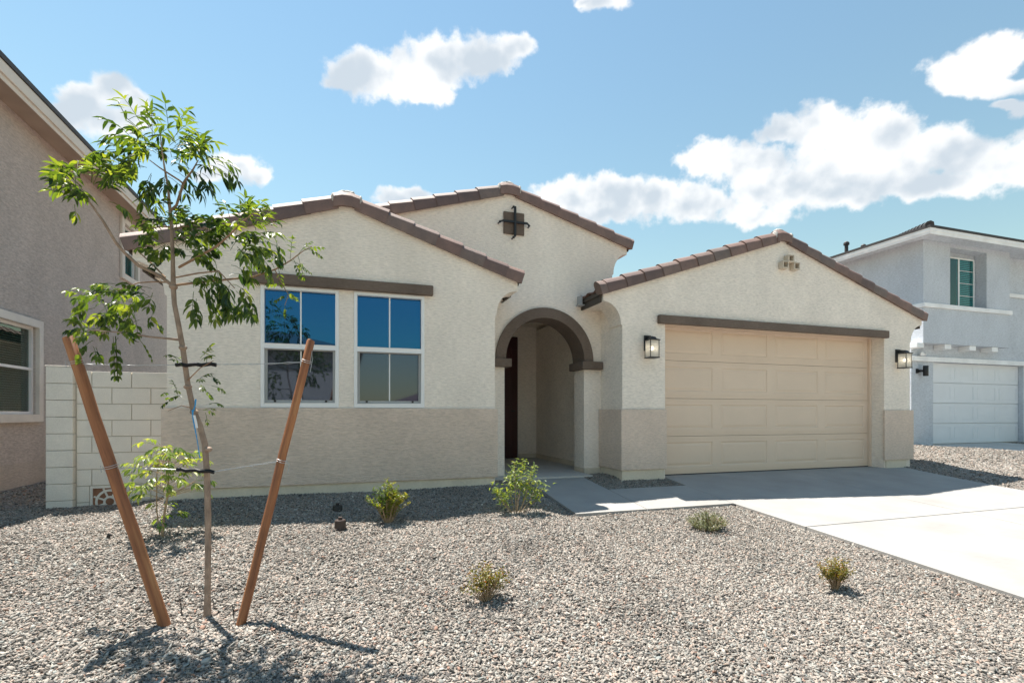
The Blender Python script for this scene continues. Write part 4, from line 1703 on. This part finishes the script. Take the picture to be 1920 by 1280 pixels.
# trunk sprouts
cluster(385, 672, 20, 10, 4, .12, 5, .032, .015, .6, .72, hub=(355, 690), dz=-.1, dsp=.05)
cluster(385, 715, 26, 16, 7, .11, 5, .028, .013, 1.0, .48, hub=(355, 715), dz=-.05, dsp=.1)
cluster(335, 745, 28, 14, 7, .11, 5, .026, .013, 1.0, .50, hub=(362, 755), dz=-.05, dsp=.1)
cluster(380, 765, 22, 14, 5, .10, 4, .026, .013, 1.2, .45, hub=(365, 765), dz=-.05, dsp=.1)
cluster(345, 680, 26, 8, 4, .10, 4, .026, .014, 1.0, .55, hub=(352, 690), dz=-.05, dsp=.05)
mb.build('crown', M['leaf'], tree)

# ------------------------------------------------------------------ stakes and ties


def stake(b, t, rad, label, seed):
    b, t = Vector(b), Vector(t)
    d = (t - b)
    L = d.length
    mb = MB()
    n = 14
    pts, rads = [], []
    rr_ = random.Random(seed)
    for k in range(9):
        f_ = -.12 + 1.12 * k / 8
        pts.append((rr_.uniform(-.002, .002), rr_.uniform(-.002, .002), L * f_))
        rads.append(rad * (1.03 - .06 * k / 8) * rr_.uniform(.985, 1.015))
    pts.append((0, 0, L + .006)); rads.append(rad * .86)
    mb.tube(pts, rads, n)
    o = mb.build('tree_stake', M['wood'], smooth=35)
    o.location = b
    o.rotation_euler = d.to_track_quat('Z', 'Y').to_euler()
    tag(o, label, 'stake', 'wooden stakes beside the young tree')
    return o


sbL, stL = at_ground(308, 1170), atz(128, 633, 2.96)
sbR, stR = at_ground(452, 1170), atz(583, 640, 3.21)
stake(sbL, stL, .031, 'round brown wooden stake leaning to the left of the young tree', 1)
stake(sbR, stR, .025, 'round brown wooden stake leaning right, in front of the windows', 2)


def on_stake(b, t, py):
    best = None
    for k in range(2001):
        q = b.lerp(t, k / 2000)
        zc = q.x * ST + q.y * CT
        y_ = 776 - (q.z - CAM_Z) / zc * F
        if best is None or abs(y_ - py) < best[0]:
            best = (abs(y_ - py), q)
    return best[1]


def tie(pyL, pyR, trunk_px, hose_px, label, sag):
    a, c = on_stake(sbL, stL, pyL), on_stake(sbR, stR, pyR)
    tp = P(*trunk_px)
    e = empty('tree_tie', tp)
    tag(e, label, 'tree tie', 'wire ties holding the young tree')
    h0, h1 = P(hose_px[0][0], hose_px[0][1], -.035), P(hose_px[1][0], hose_px[1][1], -.035)
    mb = MB()
    mid = (h0 + h1) / 2
    hp = [h0.lerp(h1, k / 8) + Vector((0, 0, .004 * math.sin(k * 2.1))) for k in range(9)]
    mb.tube(hp, .0115, 10)
    mb.build('hose', M['hose'], e, smooth=50)
    mb = MB()
    for st, axis_b, axis_t, rad, end, s in ((a, sbL, stL, .033, h0, 1), (c, sbR, stR, .027, h1, -1)):
        mb = MB()
        ax = (axis_t - axis_b).normalized()
        u_ = ax.cross(Vector((0, 1, 0))).normalized()
        v_ = ax.cross(u_)
        for q in range(2):
            loop = [st + ax * (.012 * q + .003 * math.sin(k)) + (u_ * math.cos(2 * math.pi * k / 16) + v_ * math.sin(2 * math.pi * k / 16)) * (rad + .004) for k in range(17)]
            mb.tube(loop, .0016, 5)
        for q in range(2):
            p0 = st + Vector((s * rad * .9, -.01, .006 * q))
            wp = []
            for k in range(25):
                t_ = k / 24
                pp = p0.lerp(end, t_)
                pp.z += -sag * 4 * t_ * (1 - t_) + .0018 * math.sin(t_ * 30 + q * math.pi)
                pp.y += .0018 * math.cos(t_ * 34 + q * math.pi)
                wp.append(pp)
            mb.tube(wp, .0016, 5)
        # loose tail
        if s < 0:
            tail = [st + Vector((rad, -.01, .01)), st + Vector((rad + .02, -.01, -.02)), st + Vector((rad + .01, -.01, -.07))]
            if pyR < 700:
                tail = [st + Vector((rad, -.01, .0)), st + Vector((rad + .012, -.01, .08)), st + Vector((rad + .015, -.01, .03)), st + Vector((rad, -.02, -.06))]
            mb.tube(tail, .0016, 5)
        else:
            tail = [st + Vector((-rad, -.01, .0)), st + Vector((-rad - .02, -.01, .02)), st + Vector((-rad - .015, -.01, -.02))]
            mb.tube(tail, .0016, 5)
        mb.build('wire', M['wire'], e, smooth=50)


tie(683, 680, (346, 684), ((330, 684), (405, 683)), 'upper wire tie with black hose joining the young tree to both stakes', .004)
tie(878, 866, (388, 881), ((332, 880), (401, 884)), 'lower wire tie with black hose joining the young tree to both stakes', -.002)

# nursery tape hanging on the trunk
e = empty('nursery_tag', P(364, 758))
tag(e, 'blue and white plastic nursery tag hanging on the tree trunk', 'tag')
mb = MB()
for wpts in ([(361, 768), (362, 785), (366, 805), (371, 832), (375, 860)], [(367, 748), (366, 760), (362, 772)]):
    vs, fs = [], []
    for k, (a, b) in enumerate(wpts):
        c = P(a, b, -.045 - .004 * k)
        wv = .0045 * (1 if k < 2 else .8) * (1 - .1 * k)
        vs += [c + Vector((-wv, .002 * (k % 2), 0)), c + Vector((wv, -.003 * (k % 2), 0))]
    fs = [(2 * k, 2 * k + 1, 2 * k + 3, 2 * k + 2) for k in range(len(wpts) - 1)]
    mb.add(vs, fs)
mb.build('blue_tape', M['blue_tape'], e, solid=.0012)
mb = MB()
vs = []
for k, (a, b) in enumerate([(364, 778), (367, 790), (369, 802)]):
    c = P(a, b, -.052)
    vs += [c + Vector((-.006, 0, 0)), c + Vector((.006, .002, 0))]
mb.add(vs, [(0, 1, 3, 2), (2, 3, 5, 4)])
mb.build('white_tape', M['white_tape'], e, solid=.0012)

# ------------------------------------------------------------------ shrubs


def shrub(name, px, py, label, cat, leafm, stems, height, width, style, seed, group=None):
    b = at_ground(px, py)
    e = empty(name, b)
    tag(e, label, cat, group)
    r_ = random.Random(seed)
    sm, lm = MB(), MB()
    style(r_, b, sm, lm, stems, height, width)
    sm.build('stem', M['shrubstem'], e, smooth=50)
    lm.build('foliage', leafm, e)
    return e


def st_sapling(r_, b, sm, lm, stems, H, Wd):
    pts = [b + Vector((.0, 0, -.03)), b + Vector((.02, .0, H * .25)), b + Vector((.05, 0, H * .5)), b + Vector((.045, .02, H * .75)), b + Vector((.05, .02, H * .92))]
    sm.tube(pts, [.011, .010, .008, .005, .002], 7)
    sm.tube([b + Vector((-.02, .03, -.02)), b + Vector((-.045, .03, H * .3)), b + Vector((-.045, .03, H * .7)), b + Vector((-.01, .03, H * .98))], [.006, .005, .004, .002], 6)
    for k in range(72):
        t = r_.uniform(.42, 1.0)
        base = b + Vector((.0 + .06 * r_.random(), r_.uniform(-.05, .05), H * t))
        a = r_.uniform(0, 2 * math.pi)
        reach = Wd * .5 * (1.15 - .75 * abs(t - .62) / .42) * r_.uniform(.25, .8)
        d = Vector((math.cos(a), math.sin(a), r_.uniform(.0, .7)))
        q = base + d.normalized() * reach
        sm.tube([base, q], [.0025, .0012], 4)
        compound(lm, q, d, .11, 3, .062, .021, .9, r_, r_.uniform(.3, .85))
    for k in range(7):
        base = b + Vector((r_.uniform(0, .04), 0, H * r_.uniform(.2, .36)))
        d = Vector((r_.uniform(-.4, 1), r_.uniform(-.4, .4), r_.uniform(-.1, .4)))
        compound(lm, base, d, .13, 3, .062, .024, .9, r_, r_.uniform(.15, .5))
    for k in range(6):
        q = b + Vector((.24 + .05 * r_.random(), r_.uniform(-.05, .05), H * r_.uniform(.52, .66)))
        sm.tube([b + Vector((.045, .01, H * .45)), q], [.003, .0015], 4)
        compound(lm, q, Vector((r_.uniform(-.3, 1), r_.uniform(-.5, .5), r_.uniform(-.2, .6))), .11, 3, .058, .02, .9, r_, r_.uniform(.4, .9))


def st_bushy(r_, b, sm, lm, stems, H, Wd):
    for k in range(stems):
        a = r_.uniform(0, 2 * math.pi)
        s = r_.random() ** .6
        top = b + Vector((math.cos(a) * Wd * .5 * s, math.sin(a) * Wd * .4 * s, H * (1.0 - .5 * s) * r_.uniform(.6, 1)))
        mid = b.lerp(top, .5) + Vector((0, 0, .06 * H))
        sm.tube([b + Vector((math.cos(a) * .02, math.sin(a) * .02, -.02)), mid, top], [.005, .003, .0012], 4)
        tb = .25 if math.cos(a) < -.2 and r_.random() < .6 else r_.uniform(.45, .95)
        for q in range(26):
            t = r_.uniform(.15, 1)
            p_ = (b.lerp(mid, t * 2) if t < .5 else mid.lerp(top, t * 2 - 1))
            d = Vector((r_.gauss(0, .7), r_.gauss(0, .7), r_.uniform(.1, 1.0)))
            leaflet(lm, p_, d, Vector((r_.gauss(0, .5), r_.gauss(0, .5), 1)), r_.uniform(.030, .055), r_.uniform(.009, .015), min(1, max(0, tb + r_.gauss(0, .15))))


def st_open(r_, b, sm, lm, stems, H, Wd):
    tips = [(-.20, .0, .52), (-.13, .05, .40), (.02, .0, .85), (-.03, -.05, .95), (.08, .06, .98), (.16, .0, .88), (.23, .02, .60), (.12, -.07, .72), (-.06, .06, .74), (.28, 0, .5)]
    for i, (dx, dy, f_) in enumerate(tips):
        top = b + Vector((dx * Wd / .55, dy, H * f_))
        foot = b + Vector((dx * .12, dy * .3, -.03))
        mid = foot.lerp(top, .5) + Vector((dx * .1, 0, -.01))
        sm.tube([foot, mid, top], [.0055, .004, .002], 5)
        for q in range(62):
            t = r_.uniform(.5, 1.03)
            p_ = mid.lerp(top, t * 2 - 1) + Vector((r_.gauss(0, .032), r_.gauss(0, .032), r_.gauss(0, .025)))
            d = Vector((r_.gauss(0, .8), r_.gauss(0, .8), r_.uniform(-.35, .9)))
            leaflet(lm, p_, d, Vector((r_.gauss(0, .4), r_.gauss(0, .4), 1)), r_.uniform(.045, .075), r_.uniform(.012, .018), min(1, max(0, r_.gauss(.62, .2))), curl=r_.uniform(.1, .5))


def st_mound(r_, b, sm, lm, stems, H, Wd):
    for k in range(stems):
        a = r_.uniform(0, 2 * math.pi)
        s = math.sqrt(r_.random())
        top = b + Vector((math.cos(a) * Wd * .5 * s, math.sin(a) * Wd * .5 * s, H * (1.02 - .55 * s * s) * r_.uniform(.7, 1.05)))
        foot = b + Vector((math.cos(a) * Wd * .2 * s, math.sin(a) * Wd * .2 * s, -.01))
        sm.tube([foot, foot.lerp(top, .5) + Vector((0, 0, .02)), top], [.003, .002, .001], 3)
        for q in range(22):
            t = r_.uniform(.2, 1)
            p_ = foot.lerp(top, t)
            d = Vector((r_.gauss(0, .6), r_.gauss(0, .6), r_.uniform(.2, 1)))
            leaflet(lm, p_, d, Vector((r_.gauss(0, .5), r_.gauss(0, .5), 1)), r_.uniform(.014, .026), r_.uniform(.005, .009), min(1, max(0, r_.gauss(.5, .25))))


def st_twiggy(r_, b, sm, lm, stems, H, Wd):
    for k in range(stems):
        a = r_.uniform(0, 2 * math.pi)
        s = r_.uniform(.2, 1)
        top = b + Vector((math.cos(a) * Wd * .55 * s, math.sin(a) * Wd * .45 * s, H * r_.uniform(.55, 1.05) * (1.05 - .35 * s)))
        mid = b.lerp(top, .45) + Vector((math.cos(a) * .01, 0, .01))
        sm.tube([b + Vector((0, 0, -.02)), mid, top], [.004, .0025, .001], 4)
        for q in range(17):
            t = r_.uniform(.3, 1.0)
            p_ = mid.lerp(top, (t - .3) / .7) + Vector((r_.gauss(0, .012), r_.gauss(0, .012), r_.gauss(0, .010)))
            d = Vector((r_.gauss(0, .7), r_.gauss(0, .7), r_.uniform(-.1, 1)))
            tip = (t - .3) / .7
            leaflet(lm, p_, d, Vector((r_.gauss(0, .5), r_.gauss(0, .5), 1)), r_.uniform(.014, .026), r_.uniform(.008, .013), min(1, max(0, r_.gauss(.35 + .28 * tip * tip, .2))))


shrub('sapling_shrub', 303, 1006, 'upright light green shrub with thin stem beside the block wall', 'shrub', M['leaf_shrub'], 0, .76, .62, st_sapling, 5)
shrub('bushy_shrub', 728, 979, 'dense yellow green shrub under the right window, half in house shade', 'shrub', M['leaf_yellow'], 52, .52, .44, st_bushy, 6)
shrub('leafy_shrub', 968, 962, 'pale green long leaved shrub on bare stems beside the walkway', 'shrub', M['leaf_shrub'], 0, .56, .64, st_open, 7)
shrub('grey_green_shrub', 1327, 992, 'low round grey green shrub beside the concrete walkway corner', 'shrub', M['leaf_grey'], 150, .20, .46, st_mound, 8)
shrub('red_tipped_shrub', 912, 1126, 'small sparse red tipped shrub alone in the middle of the gravel', 'shrub', M['leaf_red'], 44, .26, .34, st_twiggy, 9, 'small red tipped shrubs in the gravel')
shrub('red_tipped_shrub', 1567, 1106, 'small round red tipped shrub near the driveway edge', 'shrub', M['leaf_red'], 58, .27, .30, st_twiggy, 10, 'small red tipped shrubs in the gravel')

# ------------------------------------------------------------------ little fittings in the gravel
b = at_ground(638, 992)
e = empty('cleanout_cap', b); tag(e, 'brown pipe cleanout cap standing in sunlit gravel', 'pipe cap')
mb = MB(); mb.lathe(b.x, b.y, [(.058, b.z - .05), (.058, b.z + .012), (.052, b.z + .016), (.050, b.z + .085), (.044, b.z + .092)], 22); mb.build('pipe', M['pvc'], e, smooth=35)
mb = MB(); mb.box(b.x - .018, b.x + .018, b.y - .018, b.y + .018, b.z + .0925, b.z + .118); mb.build('plug', M['pvc'], e, bevel=.004)
b = at_ground(633, 957)
e = empty('valve_cap', b); tag(e, 'black plastic pipe cap in the shaded gravel near the windows', 'pipe cap')
mb = MB(); mb.lathe(b.x, b.y, [(.05, b.z - .05), (.05, b.z + .05), (.044, b.z + .06)], 20); mb.build('pipe', M['blackpl'], e, smooth=35)
mb = MB(); mb.box(b.x - .016, b.x + .016, b.y - .016, b.y + .016, b.z + .0605, b.z + .082); mb.build('plug', M['blackpl'], e, bevel=.003)
b = at_ground(203, 1010)
mb = MB(); mb.tube([(b.x, b.y, b.z - .02), (b.x, b.y, b.z + .02), (b.x + .008, b.y, b.z + .045)], [.012, .014, .012], 10); mb.tube([(b.x, b.y, b.z + .03), (b.x + .03, b.y - .01, b.z + .035)], .007, 8)
o = mb.build('drip_emitter', M['blackpl'], smooth=40); tag(o, 'tiny black irrigation stub in gravel by the left stake', 'irrigation fitting')
for (px, py, hh, lab) in ((341, 1150, .075, 'thin dark drip stake between the left wooden stake and trunk'), (402, 1140, .06, 'thin dark drip stake just right of the trunk'), (439, 1160, .085, 'thin dark drip stake touching the right wooden stake')):
    b = at_ground(px, py)
    mb = MB()
    mb.tube([(b.x, b.y, b.z - .03), (b.x - .004, b.y, b.z + hh * .6), (b.x - .012, b.y + .004, b.z + hh)], [.0035, .003, .0025], 6)
    mb.tube([(b.x - .012, b.y + .004, b.z + hh), (b.x + .006, b.y, b.z + hh + .004)], .003, 6)
    o = mb.build('drip_stake', M['hose'], smooth=40); tag(o, lab, 'irrigation stake', 'drip stakes round the young tree')
mb = MB()
q = Vector((4.715, W_Y0 - .03, drive_z(W_Y0)))
mb.lathe(q.x, q.y, [(.028, q.z - .1), (.028, q.z - .012), (.022, q.z - .004)], 14)
o = mb.build('drain_stub', M['blackpl'], smooth=40); tag(o, 'small black drain stub at the corner of walkway and driveway', 'pipe end')

# ------------------------------------------------------------------ light and sky
SD = Vector((-.21, .38, 1.0)).normalized()
sun = bpy.data.lights.new('sun', 'SUN')
sun.energy = 4.2
sun.angle = math.radians(.5)
sun.color = (1, .94, .86)
so = bpy.data.objects.new('sun', sun)
so.rotation_euler = (-SD).to_track_quat('-Z', 'Y').to_euler()
so.location = SD * 50
COL.objects.link(so)

w = bpy.data.worlds.new('World')
scene.world = w
w.use_nodes = True
nt = w.node_tree
nt.nodes.clear()
out = N(nt, 'ShaderNodeOutputWorld')
bg = N(nt, 'ShaderNodeBackground')
sky = N(nt, 'ShaderNodeTexSky')
sky.sky_type = 'NISHITA'
sky.sun_disc = False
sky.sun_elevation = math.asin(SD.z)
sky.sun_rotation = math.atan2(SD.x, SD.y) % (2 * math.pi)
sky.altitude = 0
sky.air_density = 2.0
sky.dust_density = 0
sky.ozone_density = .5
bg.inputs['Strength'].default_value = .053

tc = N(nt, 'ShaderNodeTexCoord')
sep = N(nt, 'ShaderNodeSeparateXYZ')
nt.links.new(tc.outputs['Generated'], sep.inputs[0])
# cloud sheet seen on a vertical plane towards azimuth AZ (world directions only)
AZ = math.radians(19)
CA, SA = math.cos(AZ), math.sin(AZ)
fwd = math_n(nt, 'ADD', math_n(nt, 'MULTIPLY', sep.outputs[0], SA), math_n(nt, 'MULTIPLY', sep.outputs[1], CA))
sid = math_n(nt, 'SUBTRACT', math_n(nt, 'MULTIPLY', sep.outputs[0], CA), math_n(nt, 'MULTIPLY', sep.outputs[1], SA))
yy_ = math_n(nt, 'MAXIMUM', fwd, .02)
az = math_n(nt, 'DIVIDE', sid, yy_)
el = math_n(nt, 'DIVIDE', sep.outputs[2], yy_)
cmb = N(nt, 'ShaderNodeCombineXYZ')
nt.links.new(az, cmb.inputs[0]); nt.links.new(el, cmb.inputs[1])
wn_ = N(nt, 'ShaderNodeTexNoise')
wn_.inputs['Scale'].default_value = 15
wn_.inputs['Detail'].default_value = 4
nt.links.new(tc.outputs['Generated'], wn_.inputs['Vector'])
sub = N(nt, 'ShaderNodeVectorMath', operation='SUBTRACT')
nt.links.new(wn_.outputs['Color'], sub.inputs[0]); sub.inputs[1].default_value = (.5, .5, .5)
scl = N(nt, 'ShaderNodeVectorMath', operation='MULTIPLY')
nt.links.new(sub.outputs[0], scl.inputs[0]); scl.inputs[1].default_value = (.085, .060, 0)
addv = N(nt, 'ShaderNodeVectorMath', operation='ADD')
nt.links.new(cmb.outputs[0], addv.inputs[0]); nt.links.new(scl.outputs[0], addv.inputs[1])
cl = [(205, 160, 38, 34), (150, 192, 55, 34), (125, 218, 48, 24), (200, 225, 72, 34), (248, 184, 30, 18),
      (690, 138, 78, 42), (760, 150, 90, 42), (828, 112, 75, 48), (900, 112, 70, 36), (955, 96, 42, 24), (800, 176, 55, 22), (640, 155, 32, 14),
      (1775, 138, 42, 32), (1850, 120, 62, 44), (1900, 92, 40, 34), (1860, 160, 90, 20), (1915, 205, 26, 16), (1890, 196, 30, 10),
      (1320, 300, 50, 38), (1400, 308, 80, 44), (1470, 240, 40, 24), (1545, 250, 70, 50), (1650, 255, 90, 50), (1760, 280, 90, 44), (1860, 310, 100, 40), (1600, 320, 180, 48), (1450, 352, 110, 38), (1720, 345, 140, 28), (1400, 400, 80, 24), (1560, 365, 110, 30), (1960, 280, 60, 40),
      (1060, 372, 62, 32), (1140, 362, 78, 34), (1215, 375, 80, 36), (1100, 405, 105, 20), (1300, 380, 80, 30),
      (772, 380, 52, 24), (430, 312, 52, 26), (395, 322, 28, 16), (480, 325, 30, 18), (1132, 4, 46, 22), (1100, 8, 20, 8)]


def sky_dir(px, py):
    v = ray(px, py).normalized()
    f_ = v.x * SA + v.y * CA
    return (v.x * CA - v.y * SA) / f_, v.z / f_


minl = None
for (px, py, rx, ry) in cl:
    a0, e0 = sky_dir(px, py)
    ra = abs(sky_dir(px + rx, py)[0] - sky_dir(px - rx, py)[0]) / 2
    re2 = abs(sky_dir(px, py - ry)[1] - sky_dir(px, py + ry)[1]) / 2
    s1 = N(nt, 'ShaderNodeVectorMath', operation='SUBTRACT')
    nt.links.new(addv.outputs[0], s1.inputs[0]); s1.inputs[1].default_value = (a0, e0, 0)
    s2 = N(nt, 'ShaderNodeVectorMath', operation='MULTIPLY')
    nt.links.new(s1.outputs[0], s2.inputs[0]); s2.inputs[1].default_value = (1 / ra, 1 / re2, 0)
    s3 = N(nt, 'ShaderNodeVectorMath', operation='LENGTH')
    nt.links.new(s2.outputs[0], s3.inputs[0])
    if minl is None:
        minl = s3.outputs['Value']
    else:
        sm = N(nt, 'ShaderNodeMath', operation='SMOOTH_MIN')
        nt.links.new(minl, sm.inputs[0]); nt.links.new(s3.outputs['Value'], sm.inputs[1]); sm.inputs[2].default_value = .25
        minl = sm.outputs[0]
fb = N(nt, 'ShaderNodeTexNoise')
fb.inputs['Scale'].default_value = 32
fb.inputs['Detail'].default_value = 9
fb.inputs['Roughness'].default_value = .58
nt.links.new(tc.outputs['Generated'], fb.inputs['Vector'])
fb2 = N(nt, 'ShaderNodeTexNoise')
fb2.inputs['Scale'].default_value = 15
fb2.inputs['Detail'].default_value = 5
mp2 = N(nt, 'ShaderNodeMapping'); mp2.inputs['Scale'].default_value = (1, 1, 1.8); mp2.inputs['Location'].default_value = (3, 1, .03)
nt.links.new(tc.outputs['Generated'], mp2.inputs[0]); nt.links.new(mp2.outputs[0], fb2.inputs['Vector'])
dens = math_n(nt, 'SUBTRACT', 1.0, minl)
dens = math_n(nt, 'ADD', dens, math_n(nt, 'MULTIPLY', math_n(nt, 'SUBTRACT', fb.outputs[0], .5), 1.7))
al = N(nt, 'ShaderNodeMapRange', interpolation_type='SMOOTHSTEP')
nt.links.new(dens, al.inputs[0])
al.inputs[1].default_value = -.30; al.inputs[2].default_value = .26
alpha = math_n(nt, 'MULTIPLY', al.outputs[0], .96)
def relief(scale, det, dz):
    a_ = N(nt, 'ShaderNodeTexNoise'); b_ = N(nt, 'ShaderNodeTexNoise')
    for q in (a_, b_):
        q.inputs['Scale'].default_value = scale
        q.inputs['Detail'].default_value = det
    up = N(nt, 'ShaderNodeVectorMath', operation='ADD'); up.inputs[1].default_value = (-.3 * dz, 0, dz)
    nt.links.new(tc.outputs['Generated'], up.inputs[0])
    nt.links.new(tc.outputs['Generated'], a_.inputs['Vector']); nt.links.new(up.outputs[0], b_.inputs['Vector'])
    return math_n(nt, 'SUBTRACT', a_.outputs[0], b_.outputs[0])


sh_ = math_n(nt, 'ADD', math_n(nt, 'MULTIPLY', relief(24, 2, .02), .75), math_n(nt, 'MULTIPLY', relief(10, 1, .06), 1.5))
# thin rims glow, thick hearts grey
sh_ = math_n(nt, 'ADD', sh_, math_n(nt, 'MULTIPLY', dens, -.32))
shade = N(nt, 'ShaderNodeMapRange', interpolation_type='SMOOTHSTEP')
nt.links.new(sh_, shade.inputs[0])
shade.inputs[1].default_value = -.62; shade.inputs[2].default_value = .10
ccol = N(nt, 'ShaderNodeMix', data_type='RGBA')
nt.links.new(shade.outputs[0], ccol.inputs[0])
ccol.inputs[6].default_value = (4.9, 5.5, 6.1, 1)
ccol.inputs[7].default_value = (8.4, 8.4, 8.35, 1)
tintn = N(nt, 'ShaderNodeMix', data_type='RGBA', blend_type='MULTIPLY')
tintn.inputs[0].default_value = 1
nt.links.new(sky.outputs[0], tintn.inputs[6]); tintn.inputs[7].default_value = (.86, .985, 1.0, 1)
mxs = N(nt, 'ShaderNodeMix', data_type='RGBA')
nt.links.new(alpha, mxs.inputs[0])
nt.links.new(tintn.outputs[2], mxs.inputs[6]); nt.links.new(ccol.outputs[2], mxs.inputs[7])
nt.links.new(mxs.outputs[2], bg.inputs['Color'])
nt.links.new(bg.outputs[0], out.inputs[0])

# ------------------------------------------------------------------ camera
cam = bpy.data.cameras.new('camera')
cam.sensor_width = 36
cam.lens = F / 1920 * 36
cam.shift_y = 136 / 1920
cam.clip_start = .05
cam.clip_end = 2000
co = bpy.data.objects.new('camera', cam)
co.location = (0, 0, CAM_Z)
co.rotation_euler = (math.pi / 2, 0, -TH)
COL.objects.link(co)
scene.camera = co

vs_ = scene.view_settings
vs_.view_transform = 'Standard'
vs_.look = 'None'
vs_.exposure = 1.35
vs_.gamma = 1
scene.render.engine = 'CYCLES'
scene.cycles.max_bounces = 8
scene.cycles.diffuse_bounces = 5
scene.cycles.transparent_max_bounces = 16
scene.cycles.use_denoising = True
